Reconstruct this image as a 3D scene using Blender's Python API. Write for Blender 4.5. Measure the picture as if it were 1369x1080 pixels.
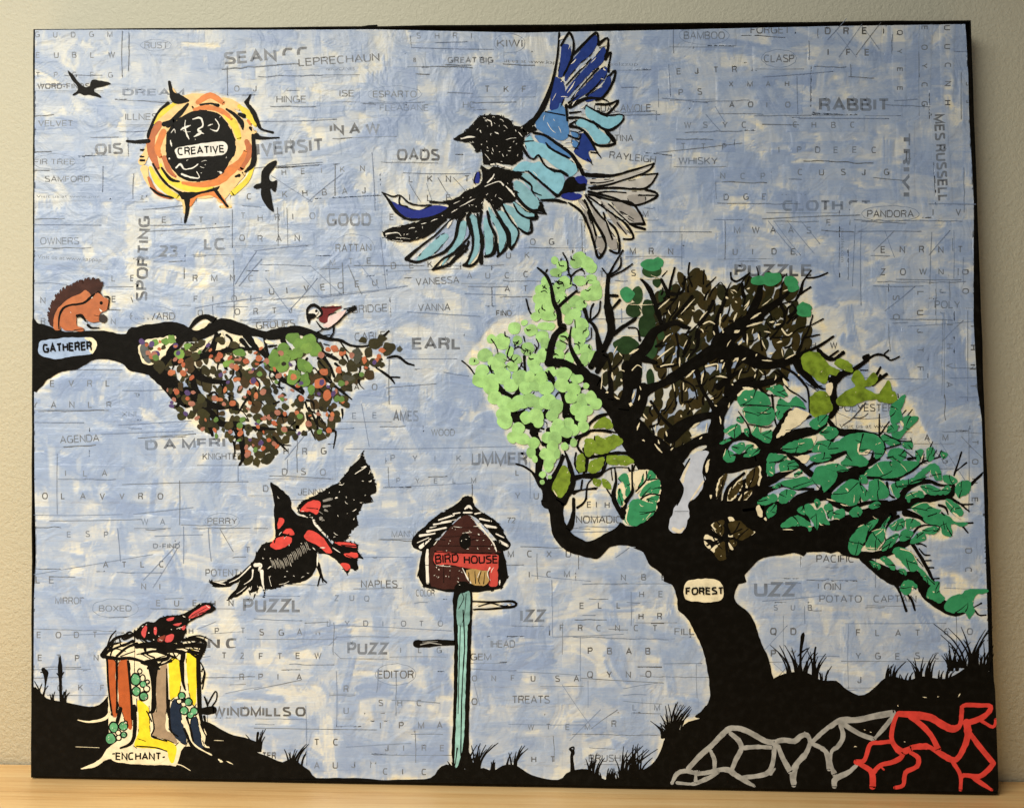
import bpy, math, random
import numpy as np
from mathutils import Matrix, Vector
from mathutils.geometry import tessellate_polygon

random.seed(7)
rng = np.random.default_rng(7)
scene = bpy.context.scene
for o in list(bpy.data.objects):
    bpy.data.objects.remove(o)

# ------------------------------------------------------------------ camera
# photograph 1369 x 1080, focal length 1400 photo pixels
PW, PH, FPX = 1369.0, 1080.0, 1400.0
CANVAS_W, CANVAS_H, CANVAS_T = 0.508, 0.4064, 0.018
SHEAR = 0.02167                      # the stretcher is racked a little out of square
LEAN = math.radians(1.0)             # leaning back against the wall
CL = np.array([0.02702, -0.025633, 0.556034])          # camera in the canvas frame
AX = np.array([[0.9993017, 0.0055838, -0.0369452],
               [0.0040368, -0.9991172, -0.0418158],
               [-0.0371460, 0.0416375, -0.9984420]])     # camera right, down, forward
BX = np.array([[1, 0, 0],
               [0, math.sin(LEAN), -math.cos(LEAN)],
               [0, math.cos(LEAN), math.sin(LEAN)]])     # canvas frame -> world
C0 = np.array([0, 0, -(BX @ np.array([0, -CANVAS_H / 2, -CANVAS_T]))[2]])   # canvas centre in the world
WALL_Y = float((BX @ np.array([0, CANVAS_H / 2, -CANVAS_T]))[1]) + 0.0006

cam_d = bpy.data.cameras.new('camera')
cam = bpy.data.objects.new('camera', cam_d)
scene.collection.objects.link(cam)
axw = AX @ BX.T
rot = Matrix([[axw[0][i], -axw[1][i], -axw[2][i]] for i in range(3)])
cam.matrix_world = Matrix.Translation(Vector(BX @ CL + C0)) @ rot.to_4x4()
cam_d.sensor_fit = 'HORIZONTAL'
cam_d.angle_x = 2 * math.atan(PW / 2 / FPX)
cam_d.clip_start = 0.01
cam_d.clip_end = 50
scene.camera = cam

# ------------------------------------------------------------------ light
world = bpy.data.worlds.new('World')
scene.world = world
world.use_nodes = True
world.node_tree.nodes['Background'].inputs[0].default_value = (0.93, 0.96, 1.0, 1)
world.node_tree.nodes['Background'].inputs[1].default_value = 0.07


def area(name, loc, target, sx, sy, power, col):
    d = bpy.data.lights.new(name, 'AREA')
    d.shape = 'RECTANGLE'
    d.size, d.size_y, d.energy, d.color = sx, sy, power, col
    o = bpy.data.objects.new(name, d)
    scene.collection.objects.link(o)
    o.location = loc
    o.rotation_euler = (Vector(target) - Vector(loc)).to_track_quat('-Z', 'Y').to_euler()
    return o


lamp = area('room_lamp', (-0.50, -0.76, 0.68), (-0.15, -0.07, -0.12), 0.70, 0.50, 4.5, (1.0, 0.95, 0.84))
lamp.data.spread = math.radians(95)
area('front_fill', (-0.50, -1.00, 0.12), (-0.10, 0.0, 0.12), 0.90, 0.60, 1.55, (1.0, 0.97, 0.91))  # added fill light from low in front, no source in view

scene.view_settings.view_transform = 'Standard'
scene.view_settings.look = 'None'
scene.view_settings.gamma = 1.0
scene.view_settings.use_curve_mapping = False
scene.view_settings.exposure = 0.0
scene.render.resolution_x, scene.render.resolution_y = 1024, 807


# ------------------------------------------------------------------ helpers
def lin(c):
    return tuple(((v / 255) / 12.92 if v / 255 <= 0.04045 else ((v / 255 + 0.055) / 1.055) ** 2.4) for v in c) + (1.0,)


def pl(x, y):
    """photo pixel on the picture surface -> canvas coordinates (metres)"""
    x = np.asarray(x, float); y = np.asarray(y, float)
    a, b = (x - PW / 2) / FPX, (y - PH / 2) / FPX
    d = [AX[0][i] * a + AX[1][i] * b + AX[2][i] for i in range(3)]
    t = -CL[2] / d[2]
    return CL[0] + t * d[0], CL[1] + t * d[1]


def link(o, parent=None):
    scene.collection.objects.link(o)
    if parent is not None:
        o.parent = parent
    return o


def mesh_obj(name, verts, faces, mat, parent=None, attr=None):
    me = bpy.data.meshes.new(name)
    v = np.asarray(verts, np.float32).reshape(-1, 3)
    me.vertices.add(len(v)); me.vertices.foreach_set('co', v.ravel())
    ls = np.array([len(f) for f in faces], np.int32) if not isinstance(faces, np.ndarray) else np.full(len(faces), faces.shape[1], np.int32)
    flat = np.concatenate([np.asarray(f, np.int32) for f in faces]) if not isinstance(faces, np.ndarray) else faces.astype(np.int32).ravel()
    me.loops.add(len(flat)); me.loops.foreach_set('vertex_index', flat)
    me.polygons.add(len(ls))
    me.polygons.foreach_set('loop_start', np.concatenate([[0], np.cumsum(ls)[:-1]]).astype(np.int32))
    me.update(calc_edges=True)
    me.validate()
    if attr is not None:
        a = me.attributes.new('wash', 'FLOAT', 'POINT')
        a.data.foreach_set('value', np.asarray(attr, np.float32))
    me.materials.append(mat)
    return link(bpy.data.objects.new(name, me), parent)


class NT:
    def __init__(self, name):
        self.m = bpy.data.materials.new(name); self.m.use_nodes = True
        self.t = self.m.node_tree; self.b = self.t.nodes['Principled BSDF']

    def n(self, kind, **kw):
        x = self.t.nodes.new(kind)
        for k, v in kw.items():
            if k in x.inputs: x.inputs[k].default_value = v
            else: setattr(x, k, v)
        return x

    def l(self, a, ao, b, bi): self.t.links.new(a.outputs[ao], b.inputs[bi])


def ramp(nt, stops):
    r = nt.n('ShaderNodeValToRGB')
    e = r.color_ramp.elements
    while len(e) < len(stops): e.new(0.5)
    for k, (p, c) in enumerate(stops): e[k].position = p; e[k].color = c
    return r


PAINT = {}


def paint(rgb, var=0.10, rough=0.42, streak=0.0):
    """acrylic: slightly uneven pigment, brush relief"""
    key = (rgb, var, rough, streak)
    if key in PAINT: return PAINT[key]
    nt = NT('paint_%d_%d_%d' % rgb)
    tc = nt.n('ShaderNodeTexCoord')
    mp = nt.n('ShaderNodeMapping'); mp.inputs['Scale'].default_value = (1, 1, 1)
    nt.l(tc, 'Generated' if False else 'Object', mp, 'Vector')
    n1 = nt.n('ShaderNodeTexNoise', Scale=260.0, Detail=4.0)
    nt.l(mp, 'Vector', n1, 'Vector')
    n2 = nt.n('ShaderNodeTexNoise', Scale=1300.0, Detail=3.0)
    nt.l(mp, 'Vector', n2, 'Vector')
    c = lin(rgb); var = var * 0.55
    lo = tuple(max(0, v * (1 - var * 1.6)) for v in c[:3]) + (1,)
    hi = tuple(min(1, v * (1 + var) + 0.02 * var) for v in c[:3]) + (1,)
    r = ramp(nt, [(0.32, lo), (0.5, c), (0.68, hi)])
    nt.l(n1, 'Fac', r, 'Fac'); nt.l(r, 'Color', nt.b, 'Base Color')
    bp = nt.n('ShaderNodeBump', Strength=0.22, Distance=0.0004)
    nt.l(n2, 'Fac', bp, 'Height'); nt.l(bp, 'Normal', nt.b, 'Normal')
    nt.b.inputs['Roughness'].default_value = rough
    nt.b.inputs['Specular IOR Level'].default_value = 0.05 if sum(rgb) < 90 else (0.12 if sum(rgb) < 240 else 0.30)
    PAINT[key] = nt.m
    return nt.m


def make_wash_materials():
    """paper with the blue wash; the 'wash' attribute is how much blue paint covers the paper at a point"""
    out = []
    for ink in (0, 1):
        nt = NT('printed_ink' if ink else 'washed_paper')
        at = nt.n('ShaderNodeAttribute', attribute_name='wash')
        tc = nt.n('ShaderNodeTexCoord')
        ns = nt.n('ShaderNodeTexNoise', Scale=420.0, Detail=5.0, Roughness=0.65)
        nt.l(tc, 'Object', ns, 'Vector')
        mp = nt.n('ShaderNodeMapping'); mp.inputs['Scale'].default_value = (240, 1500, 1)
        nt.l(tc, 'Object', mp, 'Vector')
        st = nt.n('ShaderNodeTexNoise', Scale=1.0, Detail=3.0)
        nt.l(mp, 'Vector', st, 'Vector')
        a1 = nt.n('ShaderNodeMath', operation='MULTIPLY_ADD'); a1.inputs[1].default_value = 0.20; a1.inputs[2].default_value = -0.10
        nt.l(ns, 'Fac', a1, 0)
        a2 = nt.n('ShaderNodeMath', operation='MULTIPLY_ADD'); a2.inputs[1].default_value = 0.26; a2.inputs[2].default_value = -0.13
        nt.l(st, 'Fac', a2, 0)
        s1 = nt.n('ShaderNodeMath', operation='ADD'); nt.l(a1, 0, s1, 0); nt.l(a2, 0, s1, 1)
        s2 = nt.n('ShaderNodeMath', operation='ADD'); nt.l(at, 'Fac', s2, 0); nt.l(s1, 0, s2, 1)
        r = ramp(nt, [(0.0, lin(WASH[0])), (0.24, lin(WASH[1])), (0.5, lin(WASH[2])), (0.80, lin(WASH[3])), (1.0, lin(WASH[4]))])
        nt.l(s2, 0, r, 'Fac')
        if ink:
            k = nt.n('ShaderNodeMapRange'); k.inputs['From Min'].default_value = 0.30; k.inputs['From Max'].default_value = 1.0
            k.inputs['To Min'].default_value = 0.10; k.inputs['To Max'].default_value = 0.74
            nt.l(s2, 0, k, 'Value')
            mx = nt.n('ShaderNodeMix', data_type='RGBA')
            nt.l(k, 'Result', mx, 0)
            mx.inputs[6].default_value = lin((38, 38, 42))
            nt.l(r, 'Color', mx, 7)
            nt.l(mx, 2, nt.b, 'Base Color')
        else:
            nt.l(r, 'Color', nt.b, 'Base Color')
        bp = nt.n('ShaderNodeBump', Strength=0.5, Distance=0.0006)
        nt.l(s2, 0, bp, 'Height')
        cr = nt.n('ShaderNodeTexNoise', Scale=55.0, Detail=3.0, Distortion=1.2)
        nt.l(tc, 'Object', cr, 'Vector')
        b2 = nt.n('ShaderNodeBump', Strength=0.35, Distance=0.004)
        nt.l(cr, 'Fac', b2, 'Height'); nt.l(bp, 'Normal', b2, 'Normal')
        nt.l(b2, 'Normal', nt.b, 'Normal')
        nt.b.inputs['Roughness'].default_value = 0.36
        nt.b.inputs['Specular IOR Level'].default_value = 0.42
        out.append(nt.m)
    return out


WASH = [(243, 230, 190), (215, 216, 208), (183, 193, 206), (156, 174, 202), (140, 160, 195)]

# ------------------------------------------------------------------ the setting: wall and shelf
def wall_material():
    nt = NT('eggshell_wall_paint')
    tc = nt.n('ShaderNodeTexCoord')
    a = nt.n('ShaderNodeTexNoise', Scale=520.0, Detail=5.0, Roughness=0.6, Distortion=0.5)
    b = nt.n('ShaderNodeTexNoise', Scale=3.0, Detail=3.0)
    nt.l(tc, 'Object', a, 'Vector'); nt.l(tc, 'Object', b, 'Vector')
    r = ramp(nt, [(0.35, lin((212, 209, 186))), (0.65, lin((218, 215, 194)))])
    nt.l(b, 'Fac', r, 'Fac'); nt.l(r, 'Color', nt.b, 'Base Color')
    bp = nt.n('ShaderNodeBump', Strength=0.4, Distance=0.0014)
    nt.l(a, 'Fac', bp, 'Height'); nt.l(bp, 'Normal', nt.b, 'Normal')
    nt.b.inputs['Roughness'].default_value = 0.5
    nt.b.inputs['Specular IOR Level'].default_value = 0.3
    return nt.m


def wood_material():
    nt = NT('light_oak')
    tc = nt.n('ShaderNodeTexCoord')
    m1 = nt.n('ShaderNodeMapping'); m1.inputs['Scale'].default_value = (3.2, 95, 30)
    m2 = nt.n('ShaderNodeMapping'); m2.inputs['Scale'].default_value = (14, 520, 60)
    nt.l(tc, 'Object', m1, 'Vector'); nt.l(tc, 'Object', m2, 'Vector')
    a = nt.n('ShaderNodeTexNoise', Scale=1.0, Detail=5.0, Roughness=0.6, Distortion=0.4)
    b = nt.n('ShaderNodeTexNoise', Scale=1.0, Detail=4.0, Roughness=0.7)
    nt.l(m1, 'Vector', a, 'Vector'); nt.l(m2, 'Vector', b, 'Vector')
    ad = nt.n('ShaderNodeMix', data_type='FLOAT'); ad.inputs[0].default_value = 0.4
    nt.l(a, 'Fac', ad, 2); nt.l(b, 'Fac', ad, 3)
    r = ramp(nt, [(0.30, lin((204, 152, 92))), (0.45, lin((238, 192, 128))), (0.55, lin((248, 208, 146))), (0.72, lin((253, 224, 172)))])
    nt.l(ad, 0, r, 'Fac'); nt.l(r, 'Color', nt.b, 'Base Color')
    bp = nt.n('ShaderNodeBump', Strength=0.15, Distance=0.0006)
    nt.l(b, 'Fac', bp, 'Height'); nt.l(bp, 'Normal', nt.b, 'Normal')
    nt.b.inputs['Roughness'].default_value = 0.42
    return nt.m


def slab(name, x0, x1, y0, y1, z0, z1, mat, kind, bev=0.0):
    v = [(x, y, z) for z in (z0, z1) for y in (y0, y1) for x in (x0, x1)]
    f = [(0, 2, 3, 1), (4, 5, 7, 6), (0, 1, 5, 4), (2, 6, 7, 3), (0, 4, 6, 2), (1, 3, 7, 5)]
    o = mesh_obj(name, v, f, mat)
    if bev:
        b = o.modifiers.new('edge', 'BEVEL'); b.width = bev; b.segments = 3
    o['kind'] = kind
    return o


slab('wall', -1.6, 1.6, WALL_Y, WALL_Y + 0.1, -0.4, 1.6, wall_material(), 'structure')
slab('shelf', -1.4, 1.4, WALL_Y - 0.32, WALL_Y - 0.0004, -0.03, 0.0, wood_material(), 'structure', 0.002)
# ------------------------------------------------------------------ the painted pictures, traced on the picture surface
TILE = dict(a=(690, 35, 6), b=(590, 130, 6), c=(505, 190, 6), d=(670, 190, 6), e=(165, 110, 6), f=(280, 600, 6),
            g=(280, 690, 6), h=(540, 655, 6), i=(90, 790, 6), j=(90, 880, 6), k=(40, 365, 6), l=(180, 400, 6),
            m=(360, 390, 6), n=(220, 470, 6), o=(380, 500, 6), p=(610, 330, 6), q=(610, 490, 6), r=(780, 330, 6),
            s=(780, 490, 6), t=(960, 340, 6), u=(960, 480, 6), v=(1110, 470, 6), w=(1110, 630, 6), A=(680, 600, 6),
            B=(850, 600, 6), C=(960, 620, 6), D=(830, 730, 4), E=(880, 900, 6), F=(1110, 890, 6), G=(1110, 780, 6),
            H=(580, 890, 4), X=(0, 0, 1))
for _r in range(4):
    for _c, _x in enumerate((0, 340, 680, 1019)):
        TILE['%d%d' % (_r, _c)] = (_x, 270 * _r, 3.911)

BLACK = (17, 15, 11); CREAM = (240, 228, 192); NAVY = (34, 58, 132); MIDBLUE = (78, 132, 190); SKY = (136, 196, 216)
PALEBLUE = (134, 184, 196); ULTRA = (32, 46, 136); TAUPE = (164, 160, 154); ORANGE = (226, 126, 34); RUST = (190, 98, 28)
YELLOW = (243, 217, 42); PEACH = (250, 208, 136); RED = (216, 70, 60); BROWN = (62, 32, 26); SILVER = (164, 163, 157)
WHITE = (240, 236, 224)
SHAPES = []      # dicts: motif, part, col, pts (N,2) outline or (N,3) stroke in photo pixels, own


def conv(tile, s, n):
    ox, oy, k = TILE[tile]
    a = np.array([float(q) for q in s.split()]).reshape(-1, n)
    a[:, 0] = a[:, 0] / k + ox; a[:, 1] = a[:, 1] / k + oy
    if n == 3: a[:, 2] /= k
    return a


def P(motif, part, col, tile, *polys, own=False, var=0.18):
    for s in polys: SHAPES.append(dict(m=motif, p=part, c=col, pts=conv(tile, s, 2), st=False, own=own, var=var))


def L(motif, part, col, tile, *strokes, own=False, var=0.18):
    for s in strokes: SHAPES.append(dict(m=motif, p=part, c=col, pts=conv(tile, s, 3), st=True, own=own, var=var))


def ell(x, y, rx, ry=None, rot=0, n=14):
    ry = ry or rx
    t = np.linspace(0, 2 * math.pi, n, endpoint=False)
    cx, sx = math.cos(rot), math.sin(rot)
    return np.c_[x + rx * np.cos(t) * cx - ry * np.sin(t) * sx, y + rx * np.cos(t) * sx + ry * np.sin(t) * cx]


def O(motif, part, col, tile, *els, own=False, var=0.18):
    ox, oy, k = TILE[tile]
    for q in els:
        q = list(q) + [None] * (5 - len(q))
        SHAPES.append(dict(m=motif, p=part, c=col, pts=ell(q[0] / k + ox, q[1] / k + oy, q[2] / k, (q[3] or q[2]) / k, q[4] or 0), st=False, own=own, var=var))


# ---- the big blue bird
M = 'painted_blue_bird'
P(M, 'tail_feather', (196, 193, 186), 'd', '700 300 900 295 1210 185 1170 235 1000 305 720 350', '760 360 1000 320 1245 265 1200 330 1140 370 900 365', '700 390 1000 400 1150 395 1240 420 1210 455 1060 500 880 440', '690 430 840 480 1020 600 1140 690 1050 660 900 560', own=True)
P(M, 'tail_feather', TAUPE, 'd', '760 780 820 770 830 850 800 900 770 850', '615 470 660 480 700 600 760 740 800 790 740 780 700 660 660 560',
  '700 470 780 560 850 680 920 780 930 860 880 860 830 780 770 660', '800 470 900 590 980 680 1040 740 960 710 880 620',
  '1020 430 1140 430 1150 490 1060 500 1020 470', '880 470 1000 500 1100 570 1140 650 1060 640 960 570', own=True)
P(M, 'wing_feather', NAVY, 'a', '375 150 430 160 440 250 415 330 380 400 335 410 350 300 360 200',
  '620 80 655 130 600 230 520 300 440 390 390 450 400 370 440 300 500 220', '700 170 720 220 690 300 600 380 500 480 410 580 400 520 470 430 560 330 640 240',
  '720 330 730 380 680 460 600 520 450 610 500 530 590 440 650 370', '740 400 760 430 740 520 650 590 560 610 580 560 680 490',
  '310 410 380 460 390 560 370 620 340 680 270 670 280 560 285 480', own=True)
P(M, 'shoulder', MIDBLUE, 'a', '230 690 330 670 355 620 400 690 418 800 420 880 380 920 320 910 200 850 160 810 170 740', '150 880 260 890 340 940 440 1030 420 1060 330 1020 250 970 180 930', own=True)
P(M, 'wing_feather', SKY, 'a', '565 640 650 690 700 720 780 730 850 715 840 770 740 830 640 780 560 720',
  '480 770 530 745 620 790 700 860 750 900 740 940 660 950 610 900 560 830 490 800', own=True)
P(M, 'wing_feather', NAVY, 'b', '1110 280 1170 320 1220 400 1235 430 1180 440 1200 520 1130 500 1060 440 1100 400 1110 340', own=True)
P(M, 'wing_feather', MIDBLUE, 'b', '1040 280 1090 290 1100 320 1060 325', '1050 345 1100 370 1080 410 1050 390', own=True)
P(M, 'breast_feather', SKY, 'b', '710 310 750 360 830 380 920 450 1020 500 1080 550 1090 600 1030 640 960 590 880 540 800 480 740 490 690 430 670 360',
  '600 560 650 520 740 530 790 520 830 560 900 600 970 620 990 690 960 760 930 780 870 740 830 700 750 640 700 600 640 600 570 600', own=True)
P(M, 'breast_feather', PALEBLUE, 'b', '650 610 720 630 790 700 870 770 910 810 880 830 790 820 740 760 670 690 640 640',
  '600 670 660 700 730 770 790 840 790 890 730 910 660 860 610 780 580 710', own=True)
P(M, 'wing_feather', PALEBLUE, 'c', '1090 480 1150 520 1200 560 1260 580 1250 610 1190 610 1130 570 1090 520', '1010 500 1090 530 1160 590 1215 620 1220 690 1190 730 1130 690 1090 620 1030 550',
  '960 560 1010 560 1060 630 1120 700 1110 780 1070 860 1060 780 1030 700 990 620', '890 520 940 590 990 660 1030 740 1020 830 970 900 975 820 960 720 920 640 895 580',
  '855 610 900 650 925 760 920 870 870 920 860 800 850 700', '730 600 780 590 815 700 820 820 790 920 720 990 760 860 765 740',
  '650 650 710 640 705 720 680 800 600 900 510 1000 560 900 620 780', '520 740 570 760 500 850 420 920 310 950 400 840', own=True)
P(M, 'wing_feather', ULTRA, 'c', '110 480 170 500 230 525 330 548 450 508 568 530 470 600 350 618 240 608 165 560', '800 240 820 260 810 330 775 325 780 280', own=True)
P(M, 'tail_base', ULTRA, 'd', '590 290 640 270 685 300 680 350 630 340 580 310', '480 440 520 410 600 410 650 430 610 465 530 465', own=True)
P(M, 'head', BLACK, 'b', '110 335 200 270 250 215 320 155 400 143 470 150 560 195 580 235 660 240 720 210 770 270 700 290 655 350 650 440 645 500 560 545 480 535 350 545 330 470 320 410 290 440 260 400 235 375 160 355')
P(M, 'body_ink', BLACK, 'c', '830 190 890 225 930 200 1000 210 1090 240 1150 250 1140 290 1090 300 1080 360 1130 430 1080 480 1010 490 960 540 900 480 850 450 820 560 700 560 640 620 560 610 540 640 420 740 270 800 100 790 40 735 120 690 300 650 500 580 560 540 560 500 440 490 440 478 600 470 700 400 800 360 840 300')
P(M, 'body_ink', BLACK, 'b', '990 680 1050 640 1100 690 1160 700 1150 750 1080 760 980 780 950 800 920 800 970 740')
L(M, 'ink_line', BLACK, 'c', '35 405 6 120 440 12 180 430 8 250 490 14 330 510 10 430 510 10', '35 405 6 90 470 18 150 560 24 240 620 16 350 620 12 480 590 14 560 540 10', '180 430 8 175 500 10 240 520 8',
  '230 940 26 330 850 14 460 750 12 560 650 8 620 600 16', '230 940 20 310 965 16 420 930 14 540 880 20 620 780 16 650 640 22 700 580 20',
  '440 1025 12 520 940 12 600 900 20 680 820 16 740 740 10 720 620 20 740 570 20', '440 1025 14 560 990 18 640 920 24 720 860 10',
  '690 990 20 720 960 14 760 860 14 760 740 18 735 620 18', '690 990 16 760 990 18 820 920 20 840 800 26 815 680 16 800 580 14', '700 880 16 730 800 14', '640 910 30 700 830 14',
  '830 970 26 835 860 14', '860 920 16 930 890 24 945 760 18 900 660 18 880 560 14', '960 920 14 1030 850 18 1040 760 14 990 640 22 900 480 10', '970 910 18 960 820 14',
  '1070 860 20 1110 800 12 1130 720 10 1060 620 12 1000 510 16', '1062 850 16 1050 740 30 1010 660 14', '1130 690 10 1190 735 18 1235 715 16 1225 630 12',
  '1090 500 10 1130 570 14 1200 610 16 1270 610 26 1260 560 12', '1120 460 10 1200 540 14 1280 570 10 1350 580 6', '830 560 20 820 690 12 835 800 16')
P(M, 'ink_line', BLACK, 'c', '1280 545 1320 480 1330 540 1355 580')
L(M, 'ink_line', BLACK, 'a', '345 60 12 330 250 14 290 450 22 230 620 34 150 750 36 60 830 50', '360 160 14 400 90 14 430 60 16 460 130 14 455 220 16 430 300 14 380 400 10',
  '440 250 12 520 170 18 600 90 18 650 60 14 660 150 14', '660 150 24 730 100 14 735 180 16 715 250 16', '715 270 20 760 210 10 745 300 14 740 370 16', '750 400 14 795 360 14 780 440 16 740 520 16 690 580 16 640 600 12',
  '600 270 10 500 370 10 400 480 8', '660 340 10 540 470 8 440 590 8', '690 420 8 640 490 10 560 560 12', '430 650 30 520 600 26 600 580 18 700 590 10 740 610 8',
  '640 630 14 740 630 16 820 600 14 780 660 14 720 710 14 650 680 10', '560 640 8 650 690 12 720 720 12 850 715 10 850 770 10 740 840 18 620 780 14 520 740 12 430 740 20',
  '470 770 10 430 800 16 500 820 16 570 870 16 620 940 16 690 965 16 790 945 20 760 890 30 720 850 20', '430 700 14 520 690 8', '420 620 12 500 560 6', '235 690 8 390 720 10', '400 640 20 410 760 14', '420 880 12 500 910 12 520 870 8')
L(M, 'ink_line', BLACK, 'b', '1030 240 14 1120 260 16 1190 340 14 1240 430 12 1280 490 6', '1200 445 10 1250 450 10', '1170 500 8 1215 545 6',
  '740 290 16 830 310 18 920 370 20 1030 450 22 1090 530 26 1140 620 26', '840 370 10 860 400 16 900 430 14 960 460 16 1020 490 14',
  '650 400 18 690 470 18 740 500 10 780 470 14 830 550 12 900 590 16 960 600 18 1010 630 20', '700 600 14 770 660 14 840 720 16 920 790 20', '640 650 20 720 710 14 730 760 12 800 790 8',
  '610 800 12 670 870 14 730 910 16 800 910 18 840 940 8', '790 850 12 840 940 8', '800 830 12 920 830 20 1000 850 14', '560 600 10 640 610 14', '660 360 8 740 355 6', '1160 625 26 1300 640 18')
L(M, 'ink_line', BLACK, 'd', '680 265 18 780 270 26 900 270 18 1050 230 14 1225 175 10', '1225 175 12 1170 240 12 1000 300 10 860 345 14 700 370 10',
  '1255 255 10 1210 330 12 1150 375 14 1060 380 12 900 370 16 720 380 14', '1255 255 10 1100 270 8', '1150 380 16 1250 415 14 1220 460 14 1060 510 12 900 450 14 700 400 16', '1250 430 10 1100 430 10',
  '700 420 12 900 470 14 1040 490 16 1110 570 14 1150 660 14', '1150 700 18 1050 670 14 980 610 10 860 500 10', '700 440 12 880 570 12 1000 660 16 1060 770 16 980 780 12',
  '680 440 16 800 600 14 900 680 16 945 780 16 940 890 16 870 870 14', '670 470 16 740 620 18 810 740 20 840 840 14 790 930 20 760 900 14', '540 490 12 640 560 20 700 680 16 740 800 16 770 920 18',
  '700 560 22 760 750 14', '820 570 12 890 780 14', '930 650 10 1000 740 8', '720 330 12 800 330 8 900 310 6', '780 410 14 860 400 10 1000 410 8', '960 560 8 1060 620 6', '1140 660 18 1030 660 14')
L(M, 'highlight', WHITE, 'b', '160 338 6 220 322 16 268 324 6', '370 185 8 400 200 8 405 235 6', '310 270 10 320 290 6', '430 285 12 460 300 8', '350 460 4 390 510 4', '490 460 6 500 480 6', '520 345 4 600 330 5', '470 180 5 500 200 5',
  '410 410 5 420 440 5', '620 285 8 650 320 8', '500 230 4 530 255 4', '400 545 12 450 540 14 500 560 14 560 575 12', '370 690 8 410 650 14 425 620 6', '350 720 5 460 680 8 500 710 12', '520 720 8 560 760 14 590 800 6',
  '150 880 4 260 825 8', '350 830 8 380 860 8 400 900 4', '460 810 5 490 830 5', '580 740 4 600 760 4', '100 860 4 150 835 5', '830 150 4 820 190 5', '850 210 4 880 260 5 915 290 4', '940 240 4 960 290 5', '900 180 5 910 195 5', '1130 570 10 1180 590 6',
  '985 370 6 1030 360 6 1050 370 5', '980 400 5 1040 400 6', '860 560 8 920 580 6', '735 600 6 770 640 6')
L(M, 'highlight', WHITE, 'c', '250 700 8 300 690 4', '350 660 8 390 650 4', '430 640 8 480 620 4', '70 740 16 160 730 6 190 760 2', '560 690 30 600 630 14', '700 500 8 780 460 8', '590 570 8 640 540 5', '150 770 4 260 780 4', '120 790 3 200 800 4', '300 930 4 380 850 4')
L(M, 'highlight', WHITE, 'a', '430 150 6 420 190 5', '480 270 14 440 310 5', '560 310 10 510 350 5', '640 260 8 600 300 4', '640 350 8 590 400 5', '470 450 10 410 540 8', '500 520 6 470 570 5', '360 450 12 380 440 10', '360 570 8 410 570 6', '520 660 14 550 640 8', '450 640 12 480 600 6', '700 340 14 720 360 8', '680 430 6 710 435 6', '290 600 5 320 545 4', '640 500 5 690 490 4', '350 110 30 390 80 16', '510 860 4 540 850 6')
L(M, 'highlight', WHITE, 'd', '720 300 10 900 300 8', '1080 250 8 1180 220 6', '780 480 14 800 500 8', '630 490 10 690 560 8', '860 480 8 900 520 5', '1010 740 14 1040 760 8', '900 770 14 930 780 8', '760 860 10 790 850 6', '980 590 8 1030 590 5', '720 640 4 750 760 4', '840 620 4 880 700 4')

# ---- the sun with the word CREATIVE
M = 'painted_sun'
O(M, 'ray_ground', PEACH, 'e', (625, 530, 415, 405))
L(M, 'ray_paint', PEACH, 'e', '150 640 60 190 560 50 200 500 30', '170 700 60 190 780 40 220 840 20', '440 140 40 600 130 80 760 140 40', '800 150 50 880 180 70 940 210 40', '980 330 60 1010 430 80 960 560 70 930 640 40', '780 940 60 850 830 90 960 740 40', '370 340 30 440 290 50 560 220 60', '300 330 30 400 240 26 500 200 30', '440 930 40 485 960 30 490 1050 14', '890 560 40 860 640 20', '400 60 20 420 100 20', '1040 420 30 1060 400 24', '860 1000 24 780 1000 20')
L(M, 'ray_paint', YELLOW, 'e', '245 330 20 300 260 40 420 170 30', '220 690 30 270 790 50 350 870 50 435 920 40', '300 660 20 330 750 44 440 820 60 580 860 64 720 855 30', '810 255 36 890 340 60 930 450 40', '930 195 30 1010 270 60 1060 350 24', '1040 685 24 990 790 40 880 890 44')
L(M, 'ray_paint', RUST, 'e', '290 340 60 225 460 60 235 580 70 280 690 30', '330 610 40 370 710 40 420 760 20', '205 770 24 260 880 36 380 935 16', '990 480 40 1010 560 60 940 680 70')
L(M, 'ray_paint', ORANGE, 'e', '325 400 50 275 530 50 300 600 30', '480 810 24 600 825 40 750 800 60 850 720 80 940 640 50 980 560 30', '575 225 30 680 205 40 800 240 40 870 300 20', '600 165 40 700 110 50 800 170 36', '535 985 36 590 910 40 700 890 40 780 930 40 830 1000 20', '1000 310 20 1020 340 20')
P(M, 'disc', BLACK, 'e', '350 420 400 340 500 260 600 230 720 240 800 290 870 390 900 480 895 570 850 650 800 730 720 780 600 800 480 780 390 690 350 600 345 500')
L(M, 'ink_line', BLACK, 'e', '370 0 16 390 90 30 430 135 70 520 152 16', '360 170 20 270 260 14 210 400 20 200 450 14', '30 475 14 100 480 20 205 475 26', '140 545 12 165 545 12', '140 600 12 165 600 10', '140 630 14 170 630 14', '1020 105 10 990 165 26',
  '980 165 16 1040 240 30 1080 330 24 1110 380 14 1200 405 14', '1070 435 40 1110 450 20 1250 448 8', '1040 430 20 1050 560 30 1040 660 34 980 720 14', '930 260 20 970 275 30', '620 185 14 700 175 10 760 190 24', '830 220 14 900 270 24 950 330 30 960 380 10',
  '360 350 30 460 250 30 520 180 16', '310 690 14 380 780 20 450 800 10', '240 660 14 300 760 16 360 830 14 440 880 16 500 915 50 620 890 14 740 860 20 770 840 8', '510 920 40 515 1010 24 500 1100 18 494 1130 8', '740 870 24 790 940 16 840 1000 14', '220 850 10 290 900 16 400 930 10', '900 760 10 930 750 20', '330 340 30 400 330 50', '1020 370 20 1030 390 10')
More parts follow.
